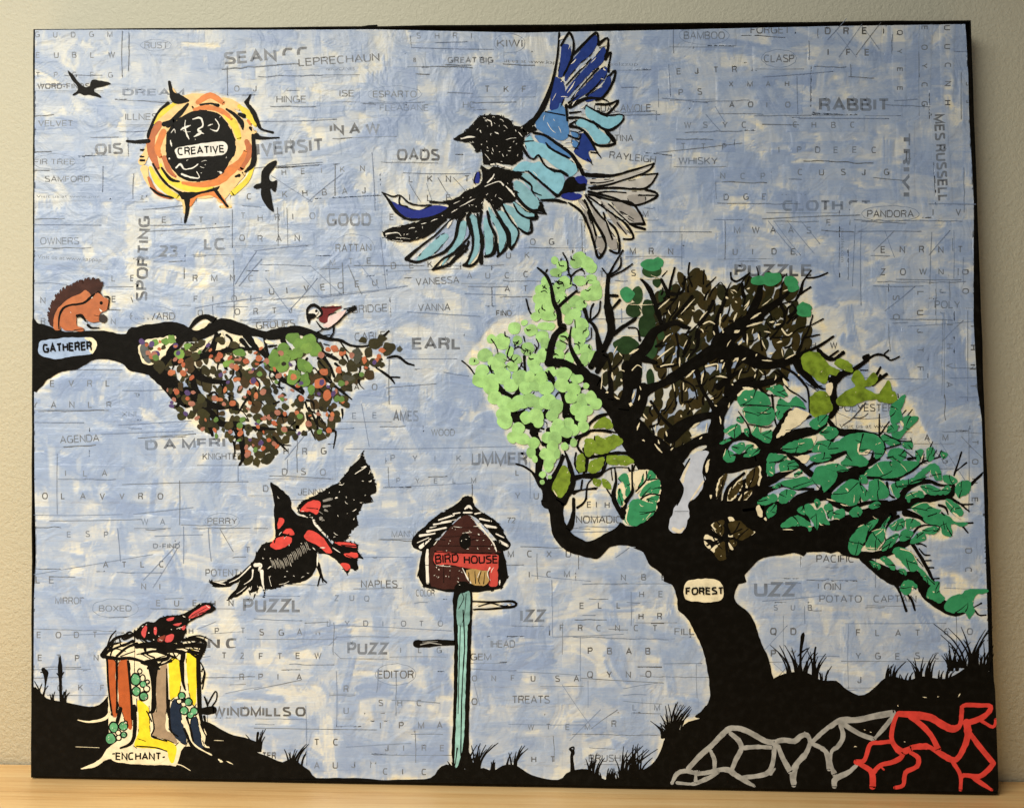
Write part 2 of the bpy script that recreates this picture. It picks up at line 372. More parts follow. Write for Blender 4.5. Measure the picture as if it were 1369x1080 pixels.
L(M, 'highlight', WHITE, 'e', '465 385 10 490 370 16 540 350 8', '560 300 8 620 290 16 640 350 12 600 385 16 620 410 24 570 440 8', '600 420 14 650 418 8', '500 310 6 495 360 8 510 420 14 530 460 6', '680 355 10 720 340 8', '740 300 8 770 350 10 750 395 12 700 380 5', '425 690 12 460 660 18 490 700 10 560 690 10 600 660 8', '470 740 14 540 765 14 610 770 8 590 720 6', '630 640 4 670 633 4', '380 470 16 390 520 12', '385 410 5 410 380 8 420 410 5', '370 610 16 376 618 14', '775 720 20 795 735 20', '480 390 4 540 400 4', '620 680 5 650 690 4')
P(M, 'word_banner', WHITE, 'e', '415 545 480 520 660 490 800 480 835 510 830 560 780 590 600 600 450 615 430 590')

# ---- two small swallows
P('painted_swallow', 'silhouette', BLACK, '00', '355 370 385 395 420 440 445 455 470 455 480 425 500 420 580 437 560 450 490 470 530 505 520 512 470 498 440 500 410 490 385 502 380 497 410 470 400 445 370 410')
P('painted_swallow.001', 'silhouette', BLACK, 'e', '1230 630 1220 680 1170 740 1180 790 1210 800 1235 785 1225 870 1205 880 1180 850 1190 930 1210 1040 1180 1030 1130 970 1100 900 1110 850 1070 860 1040 845 1080 815 1105 810 1110 720 1160 660')

# ---- red and black bird, in flight
M = 'painted_red_bird'
P(M, 'wing', BLACK, 'f', '710 490 740 430 850 370 960 310 1040 260 1130 150 1200 80 1235 25 1245 90 1290 150 1310 220 1335 280 1335 350 1290 370 1300 420 1230 440 1210 490 1180 540 1190 610 1140 650 1110 720 1040 740 980 730 920 670 860 590 820 540 760 540', own=True)
P(M, 'wing', BLACK, 'g', '540 170 520 200 440 220 390 270 350 360 280 430 200 480 130 520 60 525 10 515 30 555 100 570 170 560 250 510 200 600 150 665 260 620 330 560 325 612 385 590 360 645 400 560 440 600 440 645 460 580 520 580 600 550 700 530 780 510 840 450 860 380 860 290 780 250 700 180 640 150', own=True)
P(M, 'body', BLACK, 'f', '490 265 520 280 570 320 650 400 660 470 710 530 830 550 870 640 960 730 1010 800 1070 850 1080 960 1040 910 960 850 860 830 760 780 650 760 540 720 530 660 520 560 520 470 510 380')
P(M, 'tail', BLACK, 'f', '1000 740 1100 740 1190 760 1190 820 1240 885 1190 880 1190 970 1130 960 1105 1000 1040 910 980 840')
P(M, 'red_patch', RED, 'f', '730 500 760 450 830 410 895 430 880 490 860 525 800 500', '560 555 600 560 590 610 550 640', '590 670 620 640 660 640 685 690 620 680', '490 770 530 720 600 700 660 710 650 760 560 805 510 795',
  '770 680 800 650 860 670 920 720 960 780 990 830 940 830 880 780 800 740 760 710', '1010 745 1150 755 1180 790 1100 780 1040 770', '1080 840 1180 830 1190 870 1120 870', '1050 920 1120 920 1130 960 1100 975', own=True)
L(M, 'ink_line', BLACK, 'f', '780 470 6 870 480 8', '1060 770 8 1190 780 10', '1100 850 6 1190 890 6', '1080 900 6 1180 900 8', '800 420 6 840 400 8')
L(M, 'leg', BLACK, 'g', '870 380 30 890 450 26 910 500 16 940 530 12', '890 480 16 870 555 12', '905 500 12 912 530 8')
_h = []
for _k in range(26):
    _x, _y = 490 + _k * 11.5, 345 - max(0, _k - 8) * 8.5 + (_k % 3) * 5
    _h.append('%g %g 4 %g %g 6 %g %g 3' % (_x, _y, _x + 14, _y + 30, _x + 20 + 5 * (_k % 2), _y + 64))
L(M, 'grey_hatching', (150, 146, 136), 'g', *_h)
L(M, 'grey_hatching', (140, 138, 132), 'f', '920 415 20 980 400 20', '920 460 20 970 455 12', '930 490 20 950 500 8', '895 555 30 905 565 24', '880 500 6 910 520 4')
L(M, 'highlight', WHITE, 'g', '30 520 3 130 545 12', '330 400 12 240 490 8 160 530 4', '370 390 30 410 390 30 400 430 16', '420 440 30 430 540 14 445 600 6', '350 430 14 340 500 8 280 545 4', '300 560 6 220 620 4', '470 420 10 500 400 5', '320 600 6 340 560 4', '870 290 20 865 400 8', '830 250 8 850 270 6', '480 480 3 500 560 4', '560 545 4 640 520 4', '740 490 4 760 480 4', '650 370 4 660 400 4')
L(M, 'highlight', WHITE, 'f', '720 520 12 790 548 16', '830 550 14 850 600 20 900 660 10 950 700 8', '890 790 12 930 790 6', '990 790 8 1050 830 8', '1010 395 14 1030 390 10', '1170 200 6 1260 140 8 1220 150 4', '1190 60 8 1210 40 14', '1040 285 8 1075 285 8', '1280 260 10 1300 250 8', '1210 430 8 1280 430 8', '740 500 5 760 500 5', '550 380 4 560 395 4', '600 720 5 620 700 5', '1090 420 4 1110 440 4', '1030 530 5 1035 540 4', '1150 500 8 1180 480 5', '1000 670 4 1030 690 4', '1120 690 10 1130 720 8', '580 665 5 560 690 5', '1280 200 5 1290 170 5')

# ---- the bird on the stump and the stump itself
M = 'painted_stump'
P(M, 'bark', CREAM, 'j', '315 -30 420 -130 900 -130 1080 -110 1060 0 1060 450 1110 620 1060 720 940 700 880 850 830 850 640 850 420 830 340 800 230 860 120 885 130 868 260 810 320 720 420 640 340 600 330 300')
P(M, 'bark_strip', (178, 86, 36), 'j', '320 20 390 25 390 160 410 360 400 460 370 460 345 300', '415 30 500 25 515 370 520 560 480 540 440 420 415 370 410 200', own=True)
P(M, 'bark_strip', YELLOW, 'j', '565 330 650 380 660 450 670 600 700 640 800 650 870 690 875 750 850 840 820 810 800 740 700 720 560 710 540 680 570 600 575 450', '820 10 900 15 915 150 900 280 850 320 825 320 820 150', '960 -50 1040 -50 1040 150 1035 360 1000 350 970 200', own=True)
P(M, 'bark_strip', (160, 138, 112), 'j', '710 150 740 80 800 40 805 200 800 380 790 560 850 600 885 680 800 650 700 620 680 590 700 530 680 430 720 400', own=True)
P(M, 'bark_strip', (28, 42, 62), 'j', '850 330 910 350 920 460 940 560 960 680 900 660 850 600 820 560 815 450', '1000 480 1040 470 1070 600 1100 700 1060 710 1010 660 990 560', own=True)
L(M, 'ink_line', BLACK, 'j', '540 380 24 545 560 24 520 670 20 430 715 12', '690 50 70 695 200 30 695 400 30 660 430 10', '400 20 14 400 300 10 400 430 12', '490 20 16 515 300 14 525 480 18', '430 400 24 400 520 20', '800 80 8 805 350 16 815 450 16', '680 440 10 700 560 8 680 620 10 800 660 8',
  '1050 -20 24 1060 300 26 1070 480 24 1110 600 14', '920 20 30 930 180 20 950 250 10', '560 320 5 560 420 8', '540 40 4 545 160 4', '320 -10 14 335 250 12 360 450 10', '640 420 8 680 500 8', '570 640 5 630 660 4', '560 700 8 700 710 8 800 740 8', '960 470 12 990 560 10 1010 660 14', '940 560 14 1000 690 20 1060 740 20', '1070 30 8 1100 100 6 1080 200 8', '820 330 10 830 560 10 890 620 8')
L(M, 'ink_line', BLACK, 'i', '285 510 30 330 440 20 400 370 20 520 350 20 560 330 24', '290 520 24 400 540 20 500 535 20 600 560 14 700 600 16', '330 480 16 450 430 12 530 400 20', '400 520 16 480 450 14 560 420 20', '560 440 30 650 430 40 760 430 40 900 440 30 1000 430 26 1100 440 30',
  '930 390 20 1030 380 24 1110 410 20 1080 480 30 1060 540 20', '600 500 16 720 480 16 860 530 16', '600 570 16 700 550 20 800 540 24 820 500 12', '740 470 40 900 480 20 930 500 30 925 560 24', '420 380 8 440 440 8 500 420 6', '350 510 10 380 460 8 470 480 6', '620 430 20 640 500 12 700 530 10', '540 320 8 545 460 4 540 640 3', '880 400 16 950 440 14', '1060 400 10 1000 420 10', '430 520 6 540 480 6', '850 490 8 880 540 8', '650 615 16 690 600 30 740 620 14', '1080 640 10 1090 620 8 1105 660 10 1085 780 8', '1130 910 8 1100 840 8 1140 960 8', '1130 900 8 1190 800 8 1200 860 8 1150 940 10', '1090 960 40 1170 950 50', '1100 1000 14 1110 1060 10')
L(M, 'root_line', CREAM, 'j', '115 880 8 220 860 14 290 810 18 340 740 18', '830 840 10 910 850 8 990 895 4', '930 500 30 970 560 20 1000 660 12 1060 715 12 1160 770 10', '1215 805 26 1250 825 10', '1280 820 12 1330 845 8', '1080 620 12 1100 690 18 1140 710 8', '1180 653 5 1255 656 6', '90 490 8 180 505 14 300 480 26 345 430 20', '1050 430 8 1070 520 10', '1100 560 8 1120 610 8', '70 705 2 260 712 2')
O(M, 'berry_outline', BLACK, 'j', (550, 165, 44, 54), (585, 100, 22, 26), (607, 155, 26, 32), (612, 202, 32), (645, 185, 22), (640, 240, 30), (555, 260, 38, 42), (615, 300, 40), (375, 548, 42, 48), (452, 540, 40), (350, 640, 46, 50), (412, 592, 26), (415, 632, 26), (456, 608, 28), (470, 512, 20), (920, 295, 34), (900, 340, 26), (975, 345, 36), (935, 365, 24), (940, 415, 38), (1020, 420, 36), (990, 450, 32), (935, 322, 20))
O(M, 'berry_skin', (92, 164, 116), 'j', (550, 165, 33, 42), (612, 202, 22), (555, 260, 28, 32), (615, 300, 28), (375, 548, 32, 38), (452, 540, 30), (350, 640, 36, 40), (456, 608, 19), (920, 295, 24), (975, 345, 26), (940, 415, 28), (1020, 420, 26), (990, 450, 22), own=True, var=0.4)
O(M, 'berry_skin', CREAM, 'j', (585, 100, 12, 15), (607, 155, 16, 22), (640, 240, 19), (412, 592, 16), (415, 632, 16), (900, 340, 16), (935, 365, 14), (645, 185, 10), (470, 512, 9), own=True)
P(M, 'word_banner', CREAM, 'j', '350 770 380 730 460 720 520 705 600 730 700 730 790 750 810 790 770 820 720 845 640 840 520 840 420 830 365 810')

M = 'painted_perched_bird'
P(M, 'body', BLACK, 'i', '545 330 600 270 650 245 700 250 740 215 830 195 940 180 1100 85 1195 145 980 245 960 320 920 390 840 420 760 430 680 400 600 370 560 390')
P(M, 'red_patch', (206, 76, 76), 'i', '600 320 625 275 645 290 625 370 600 345', '700 290 720 290 720 345 700 340', '800 220 860 205 850 230 810 235', '850 265 920 250 900 275', '915 290 955 270 940 310', '800 355 860 345 840 400 790 405', '985 190 1110 110 1150 140 1000 215', own=True)
P(M, 'red_patch', (128, 60, 46), 'i', '740 370 790 350 770 400 730 400', own=True)
L(M, 'ink_line', BLACK, 'i', '1000 195 4 1120 130 5', '1030 200 4 1150 140 5', '990 205 5 1090 165 4')
L(M, 'highlight', WHITE, 'i', '930 195 6 950 205 8', '880 300 4 930 285 5', '655 330 12 660 335 12', '1120 110 4 1150 130 6')

# ---- birdhouse on its pole
M = 'painted_birdhouse'
P(M, 'box', BLACK, 'h', '160 450 250 400 700 400 790 470 785 785 160 778')
P(M, 'roof', BLACK, 'h', '60 430 100 350 200 260 300 180 400 130 460 80 470 60 545 50 560 110 600 160 700 220 780 290 820 380 860 440 820 480 770 470 740 400 640 280 540 200 440 220 350 320 250 400 190 460 140 490')
P(M, 'front_wall', BROWN, 'h', '470 210 540 210 590 290 700 400 745 480 740 500 250 490 260 430 380 290', '210 470 250 500 240 600 400 610 480 640 520 762 220 770', own=True)
P(M, 'name_board', (196, 70, 60), 'h', '250 500 320 490 480 510 560 510 740 510 760 560 750 640 700 645 620 640 480 620 380 600 250 592')
P(M, 'name_board', (196, 70, 60), 'h', '690 650 750 640 750 760 700 772 680 740')
P(M, 'straw', (176, 146, 88), 'h', '500 640 620 640 680 660 670 752 540 752')
L(M, 'roof_board', WHITE, 'h', '280 240 10 400 200 14', '395 190 8 450 180 10', '480 180 12 545 180 14', '490 150 10 520 130 24 545 150 10', '240 275 12 380 250 10', '190 330 20 340 300 12', '130 365 20 250 345 10', '135 455 30 215 390 10', '570 190 10 615 182 10', '610 230 14 700 248 12', '650 285 24 740 300 14', '740 350 10 800 380 10', '770 410 20 830 445 22', '210 300 6 260 290 6', '110 420 8 200 380 6', '330 220 6 380 210 6', '300 255 5 420 235 5', own=True)
L(M, 'highlight', WHITE, 'h', '190 480 20 185 560 26 192 740 24', '540 220 4 640 320 10 720 430 10 742 490 8', '770 720 12 768 760 10', '470 345 5 545 338 5', '595 350 12 605 355 10', '240 440 8 270 400 6', '400 290 5 470 300 5', '560 290 5 610 290 6', '470 625 6 520 720 12 540 745 8', '610 650 6 590 700 5', '690 620 10 670 670 6 690 720 8', '260 600 5 380 612 5', '720 530 5 748 520 5', '520 470 5 480 465 5', '590 460 6 595 470 5', '680 465 6 690 470 5', '430 730 8 460 750 6', '720 620 5 700 660 5')
L(M, 'ink_line', BLACK, 'h', '270 445 4 740 450 5', '320 375 4 450 370 4', '545 360 4 660 375 4', '390 300 3 600 300 3', '320 620 4 320 740 5', '370 640 4 370 720 4', '520 660 8 525 740 8', '570 650 6 575 745 8', '620 650 6 600 720 8 610 750 6', '650 660 6 640 750 8', '250 495 8 500 505 8 750 512 6', '175 600 5 200 602 5', '680 660 8 690 750 6')
O(M, 'entrance_hole', BLACK, 'h', (492, 408, 46, 66))
P(M, 'pole', BLACK, 'X', '607.5 784 630 784 630 850 629 900 627 960 625 1022 605 1022 606 960 607 900 607 850')
P(M, 'pole_paint', (150, 200, 194), '31', '1066 20 1080 0 1118 0 1116 120 1110 300 1102 500 1096 700 1066 830 1048 820 1056 600 1064 400 1066 200', var=0.3)
P(M, 'pole_paint', (122, 166, 162), 'h', '430 900 455 830 500 815 530 820 530 990 515 1080 430 1080', var=0.3)
L(M, 'ink_line', BLACK, '31', '1092 20 6 1100 200 6 1094 300 6 1085 500 6 1080 780 6', '1078 100 4 1072 300 5 1066 560 4', '1062 740 8 1050 830 4', '1092 760 8 1085 830 4')
L(M, 'ink_line', BLACK, 'h', '470 830 6 480 870 6 440 950 6', '500 830 5 490 960 5 470 1060 5')
L(M, 'perch', BLACK, 'h', '550 890 12 700 895 14 870 890 20 885 930 20 700 950 16 560 955 14', '600 930 10 700 905 12 800 930 12 860 910 8')
L(M, 'perch', BLACK, '31', '850 195 40 900 195 38 960 190 34 1045 190 26')
L(M, 'highlight', (150, 150, 146), '31', '870 200 5 920 190 6 980 200 4', '880 185 3 960 182 4')
L(M, 'highlight', WHITE, 'h', '570 925 14 600 910 8', '640 928 6 720 925 5', '830 912 12 860 915 12', '760 920 4 800 910 4')
# ---- ground silhouette
M = 'painted_ground'
def _px(tile, s): return conv(tile, s, 2)
_g = np.vstack([_px('30', '165 440 250 480 330 500 400 515 470 525 530 510 580 455'), _px('30', '640 470 900 560 1080 600 1150 640 1220 670 1300 690 1360 720'),
                _px('31', '10 758 60 780 150 815 200 790 250 830 300 865 322 895 500 895 690 905 850 905 930 890 960 850 1000 825 1060 840 1110 855 1160 850 1210 845 1240 865 1280 840 1320 825 1360 828'),
                _px('32', '40 830 100 870 170 900 270 905 290 880 340 855 420 850 460 880 500 905 560 905 620 890 700 850 760 810 800 740 815 690 850 660 900 640 930 610 1010 580 1010 540 1040 510 1120 500 1360 400'),
                _px('33', '60 375 130 350 230 345 310 390 390 390 430 425 500 465 550 450 600 410 640 375 700 370 760 385 830 365 940 380 980 370 1050 330 1100 295 1160 320 1190 350 1208 372 1240 960'),
                np.array([[1200, 1058], [900, 1052.0], [600, 1046.5], [300, 1042], [42, 1038]])])
SHAPES.append(dict(m=M, p='soil', c=BLACK, pts=_g, st=False, own=False, var=0.18))


def grass(x, y, n, h, spread, lean=0.0):
    for k in range(n):
        bx = x + random.uniform(-spread, spread); hh = h * random.uniform(0.45, 1.0); le = lean + random.uniform(-0.45, 0.45) + (bx - x) / max(spread, 1) * 0.25
        p = []
        for q in range(4):
            f = q / 3
            p.append((bx + le * hh * f * f, y + 3 - (hh + 3) * f, 2.6 * (1 - f) + 0.8))
        SHAPES.append(dict(m=M, p='grass_tuft', c=BLACK, pts=np.array(p), st=True, own=False, var=0.18))


for q in ((56, 932, 8, 24, 8), (80, 936, 10, 18, 12, .2), (344, 1000, 7, 26, 6), (396, 1022, 12, 30, 10, .25), (612, 1026, 8, 14, 10), (632, 1026, 22, 34, 9, .15), (655, 1026, 5, 12, 6), (683, 1022, 7, 32, 7, .2),
          (792, 1034, 12, 30, 8, .2), (812, 1038, 8, 12, 12), (836, 1036, 14, 40, 9, .3), (852, 1032, 14, 40, 8, .3), (830, 1040, 16, 10, 20), (896, 974, 12, 40, 6), (902, 978, 10, 42, 8, .35), (892, 982, 12, 20, 8, -.4),
          (1060, 902, 9, 44, 7, -.15), (1072, 902, 7, 32, 6), (1088, 904, 7, 44, 4, .1), (1100, 908, 5, 18, 4, .3), (1190, 904, 9, 22, 6, .2), (1210, 907, 5, 10, 8), (1228, 904, 6, 32, 5, -.2), (1240, 903, 7, 30, 6, .3), (1262, 903, 6, 12, 8, .4),
          (1275, 892, 10, 34, 10), (1292, 888, 8, 56, 8, -.35), (1302, 886, 8, 52, 5, .15), (1316, 892, 12, 34, 7, .25), (1290, 888, 18, 16, 30)):
    grass(*q)
L(M, 'grass_tuft', BLACK, '30', '320 500 14 318 400 16 316 330 24 316 260 6', '300 350 6 316 370 5 335 345 6', '230 470 8 240 400 8 240 350 28 228 330 20', '215 345 6 250 340 6', '1340 720 8 1350 660 12')
L(M, 'grass_tuft', BLACK, '32', '335 860 26 330 790 16 335 760 22 320 745 12', '340 760 6 340 735 10 320 740 6')
L(M, 'grass_tuft', BLACK, '33', '200 350 16 200 250 12 210 160 22 215 140 8', '185 260 6 205 240 8 235 220 6', '280 360 20 270 290 14 278 215 10')
L(M, 'highlight', CREAM, 'F', '740 245 6 770 250 8', '1025 245 8 1040 220 8', '860 240 6 868 242 6', '190 647 6 210 645 8', '590 603 6 600 606 6', '540 310 5 545 320 5', '315 525 6 330 530 5', '270 505 5 280 510 5')

# silver and red root drawings in the soil
M = 'painted_roots'
L(M, 'silver_line', SILVER, 'E', '110 875 26 150 800 36 210 778 36 280 790 36 320 790 36', '240 760 40 330 660 42 420 580 42 500 500 44 570 440 46 660 440 44 760 485 44 860 540 44 940 550 44', '580 480 36 640 530 40 665 600 40 620 690 38 590 765 34',
  '420 620 28 450 690 34 450 760 30', '300 800 34 400 790 38 480 770 36 560 770 44 620 810 42 700 860 38 770 900 20', '150 872 26 260 882 24 320 870 36 430 820 32 480 790 18', '300 790 20 300 870 30', '660 830 28 780 820 38 880 790 42 920 700 34 930 600 38 940 550 38', '690 592 38 800 585 34 910 590 30', '900 800 30 935 758 12',
  '950 540 38 1010 530 42 1090 540 42 1140 500 42 1190 490 38 1215 550 34 1180 640 42 1110 720 48 1080 800 56 1085 890 40', '960 580 34 1000 680 38 1055 780 48', '1230 560 34 1300 590 34 1350 640 38 1368 760 38', '1240 540 36 1300 480 38 1372 420 38', '1180 500 20 1172 465 8', own=True, var=0.34)
L(M, 'silver_line', SILVER, 'F', '0 480 40 80 430 48 200 430 48 350 400 48 500 372 48', '100 460 38 230 540 38 340 580 38', '510 390 38 430 490 34 350 580 28', '80 470 36 100 560 38 60 640 38 10 680 28 0 780 28 30 860 46', '210 790 28 140 850 42 40 900 48 30 960 38', own=True, var=0.34)
L(M, 'red_line', (220, 66, 56), 'F', '545 380 46 680 390 60 800 410 60 900 470 60 980 500 60 1035 470 40 1050 380 36 1062 314 34 1180 312 36 1285 320 34 1230 400 44 1090 455 46', '1090 450 60 1100 540 60 1080 620 50 1030 720 42 980 750 48 900 710 48 800 650 40 740 640 50 640 650 34', '640 400 46 740 480 44 810 560 44 860 660 46',
  '530 390 34 500 470 36 490 590 40 560 680 56 640 660 46', '490 600 34 400 610 34 320 620 34 290 700 36 265 755 34 205 765 44', '200 770 30 250 790 36 330 850 46 335 960 52', '340 850 42 400 790 38 480 770 38 550 740 42 580 700 38', '640 690 28 700 730 40 690 800 38 600 850 38 580 950 32 515 970 30', '1120 540 38 1200 650 44 1305 775 42', '1305 775 40 1260 830 42 1190 880 38 1080 870 34 1050 880 34', '980 770 32 1040 870 32 1040 985 28', '1130 880 36 1200 930 42 1290 988 22', '1200 430 28 1300 485 26 1322 425 24', '400 800 14 425 825 16', own=True, var=0.2)

# ---- the leafy branch on the left
M = 'painted_branch'
L(M, 'limb', BLACK, 'l', '0 290 130 150 250 110 340 240 110 470 290 90 600 250 90 700 200 90 820 235 110 960 265 60 1100 290 60 1250 250 50 1368 275 50', '440 240 20 500 170 40 570 140 40 640 170 50', '0 540 80 150 560 90 250 480 70 350 360 60 400 300 60', '150 570 110 250 660 110 330 760 110 420 820 100',
  '400 500 60 450 540 60 520 620 60 640 660 40 760 660 16', '330 500 60 500 470 50 650 430 50 800 400 40 960 400 20', '600 440 40 640 350 40 660 280 30', '900 290 60 960 370 50 1050 450 40 1100 540 40 1160 620 40 1240 680 30 1350 760 14', '1040 300 24 1060 400 20 1080 480 20', '1190 330 40 1240 420 30 1320 510 24 1368 560 20',
  '1320 500 16 1330 640 16 1340 720 24', '470 560 30 480 700 50 540 800 60 650 860 50 820 860 20', '420 760 120 480 820 90 600 900 60 700 1000 50 830 990 30', '700 480 24 740 560 20', '690 680 14 750 760 14')
P(M, 'limb', BLACK, 'k', '20 365 60 400 150 425 250 460 330 475 450 465 600 465 740 490 830 470 920 430 1050 415 1190 400 1300 460 1368 470 1368 540 1250 550 1200 545 1130 620 1090 680 1060 740 1150 830 1250 990 1150 1010 1100 930 1010 850 930 800 820 790 760 740 700 710 600 690 500 700 470 720 370 775 260 790 150 850 20 935')
P(M, 'gap', CREAM, 'k', '870 600 900 560 960 530 1050 520 1130 510 1180 530 1130 590 1090 650 1040 700 980 730 920 720 880 670', own=True)
P(M, 'gap', CREAM, 'l', '470 245 520 210 610 180 580 212 520 250', '390 370 500 365 600 310 615 330 560 390 480 430 430 410', '640 380 670 300 700 260 720 310 690 350 800 330 830 320 850 360 740 380 730 400 650 410', '960 310 1010 330 1040 380 1010 400 970 350', '1050 330 1100 340 1120 360 1060 355', own=True)
L(M, 'limb', BLACK, 'l', '640 400 30 660 330 26 690 280 16', '760 400 30 780 330 20 740 290 20', '860 330 40 920 400 24')
L(M, 'limb', BLACK, 'm', '0 350 80 130 330 90 240 310 70 360 340 50 480 380 30 570 390 24 650 430 20 740 440 16 830 420 14 900 370 20 960 315 14', '570 400 14 620 470 10 680 520 10', '700 440 14 740 500 20', '950 530 16 1030 520 20 1100 570 20 1160 590 14', '860 610 16 960 680 20 1005 735 10', '960 685 14 1045 687 14', '440 420 10 480 430 8',
  '380 400 20 430 480 20 520 530 30 560 550 10', '430 520 30 490 600 20 520 680 20', '400 640 20 480 720 20 570 790 24 660 860 12', '130 410 20 210 530 20 240 640 20 240 740 20 270 800 30', '0 570 20 40 640 30 110 720 20 150 730 10 240 780 10', '0 440 20 60 430 12', '230 560 16 300 560 10', '0 910 16 80 880 12', '0 940 16 60 990 14 140 1005 16')
L(M, 'limb', BLACK, 'n', '600 620 60 620 720 50 630 850 30 600 910 14', '350 560 40 385 670 24', '560 590 40 700 610 30 880 620 20 1050 630 16', '1000 610 8 1050 565 12', '820 460 16 870 500 16 980 520 20', '820 440 16 910 410 10', '1160 450 20 1220 580 16 1240 665 10', '1220 620 10 1320 645 6', '700 610 20 800 640 20')
_reg = np.array([(188, 452), (215, 446), (255, 452), (330, 470), (372, 460), (420, 455), (470, 466), (505, 478), (530, 482), (500, 495), (478, 512), (462, 540), (450, 560), (438, 585), (412, 580), (375, 600), (358, 618), (338, 624), (320, 612), (300, 590), (268, 572), (244, 558), (226, 540), (222, 510), (205, 484), (188, 470)], float)
HALO_REGIONS = [_reg]


def inside(poly, x, y):
    c = False; n = len(poly); j = n - 1
    for k in range(n):
        if (poly[k][1] > y) != (poly[j][1] > y) and x < (poly[j][0] - poly[k][0]) * (y - poly[k][1]) / (poly[j][1] - poly[k][1]) + poly[k][0]: c = not c
        j = k
    return c


DABS = []      # (motif, colour, x, y, rx, ry, rot)  brush dabs, one leaf each
_rs = random.Random(11)
_tries = 0
_placed = []
while len(_placed) < 255 and _tries < 9000:
    _tries += 1
    x, y = _rs.uniform(185, 535), _rs.uniform(440, 625)
    if not inside(_reg, x, y): continue
    if x > 355 and y < 500 and _rs.random() < 0.72: continue
    if 370 < x < 425 and 488 < y < 540 and _rs.random() < 0.75: continue
    r = _rs.choice([3.4, 4.2, 5, 5.8, 7, 8.4, 9.5])
    if any((x - a) ** 2 + (y - b) ** 2 < (0.55 * (r + c)) ** 2 for a, b, c in _placed): continue
    _placed.append((x, y, r))
    DABS.append((M + _rs.choice(['|under', '|under', '|under', '|under', '|over']), _rs.choice([(58, 52, 26), (50, 46, 22), (62, 56, 26), (46, 44, 24), (54, 52, 24), (60, 58, 30), (56, 50, 26), (66, 52, 28)]), x, y, r, r * _rs.uniform(0.6, 1.0), _rs.uniform(0, 3)))
SMALL = []
for k in range(350):
    x, y = _rs.uniform(185, 535), _rs.uniform(440, 625)
    if not inside(_reg, x, y): continue
    if x > 370 and y < 480 and _rs.random() < .7: continue
    r = _rs.uniform(2.2, 4.9)
    SMALL.append((_rs.choice([(180, 98, 58), (186, 108, 66), (164, 106, 86), (160, 104, 84), (78, 56, 110), (176, 88, 50), (40, 36, 20), (92, 128, 52)]), x, y, r, r * _rs.uniform(0.55, 1)))
for k in range(70):
    while True:
        x, y = _rs.uniform(200, 480), _rs.uniform(455, 600)
        if inside(_reg, x, y): break
    a = _rs.gauss(.95, .5); l = _rs.uniform(10, 26); c_ = _rs.gauss(0, .4)
    SHAPES.append(dict(m=M, p='twig', c=BLACK, st=True, own=False, var=.18, pts=np.array([[x, y, _rs.uniform(2, 3.6)], [x + l * .5 * math.cos(a + c_), y + l * .5 * math.sin(a + c_), _rs.uniform(1.5, 3)], [x + l * math.cos(a), y + l * math.sin(a), 1.0]])))
for tile, lst in (('l', '170 350 30 28 250 340 34 28 300 325 38 30 365 440 42 40 430 382 32 26 840 430 55 26 755 515 48 32'), ('m', '190 370 60 45 245 420 60 50 320 380 55 45 370 460 55 60 300 455 50 45 110 450 52 45 160 505 65 50 40 510 42 50 100 575 52 50 225 500 50 45 270 590 42 55 320 605 34 45 190 680 48 60 290 710 42 50 340 785 32 40 130 535 45 40 60 560 30 40'), ('n', '880 60 50 60 950 130 45 45')):
    q = [float(z) for z in lst.split()]
    ox, oy, kk = TILE[tile]
    for z in range(0, len(q), 4):
        DABS.append((M + '|over', _rs.choice([(104, 144, 54), (92, 132, 46), (116, 154, 60)]), q[z] / kk + ox, q[z + 1] / kk + oy, q[z + 2] / kk, q[z + 3] / kk, _rs.uniform(-.5, .5)))
for q in ((80, 405, 40, 52, 0), (130, 392, 24, 22, 1), (112, 432, 24, 20, 2), (172, 440, 36, 22, 3), (200, 400, 16, 14, 4), (238, 385, 18, 20, 1), (112, 482, 42, 26, 0), (165, 492, 34, 22, 1), (500, 365, 26, 24, 1), (545, 345, 34, 30, 1), (690, 330, 40, 34, 1), (800, 370, 44, 34, 1), (470, 400, 28, 24, 1)):
    DABS.append((M + '|over', [(86, 90, 88), (58, 52, 26), (168, 110, 88), (76, 54, 106), (182, 98, 58)][q[4]], q[0] / 6 + 180, q[1] / 6 + 400, q[2] / 6, q[3] / 6, 0.2))
_dk, _sl, _ru = (54, 50, 26), (74, 74, 62), (184, 100, 58)
for q in ((705, 512, 38, 60, _sl), (795, 488, 30, 46, _dk), (752, 392, 30, 26, _dk), (850, 415, 58, 46, _dk), (962, 452, 52, 50, _dk), (902, 375, 40, 26, _dk), (850, 570, 58, 34, _dk), (900, 582, 26, 22, _dk), (650, 600, 44, 50, _dk), (590, 565, 34, 24, _dk), (640, 690, 50, 26, _sl), (560, 630, 24, 26, _ru), (470, 465, 22, 18, _ru), (520, 455, 26, 26, _ru), (585, 490, 30, 34, _ru), (590, 465, 24, 18, _dk), (905, 468, 30, 22, _ru), (882, 522, 18, 22, _ru), (765, 550, 20, 30, _ru), (440, 640, 32, 26, _ru), (465, 830, 36, 44, _ru), (410, 730, 46, 40, _ru), (540, 850, 28, 32, _dk), (610, 905, 34, 24, _dk), (1045, 462, 24, 22, _sl), (720, 590, 26, 18, _dk), (780, 615, 26, 14, _dk), (540, 980, 26, 28, _dk), (500, 1040, 32, 36, _dk), (590, 880, 18, 16, _ru)):
    DABS.append((M + '|over', q[4], q[0] / 6 + 360, q[1] / 6 + 390, q[2] / 6, q[3] / 6, 0.1))
P(M, 'word_banner', (158, 180, 212), 'k', '75 570 110 540 200 530 280 520 420 520 500 520 540 560 530 610 500 650 430 660 330 670 240 690 150 680 80 650')
P(M, 'word_banner', CREAM, 'k', '440 525 500 520 540 560 530 610 505 650 480 620 500 570')

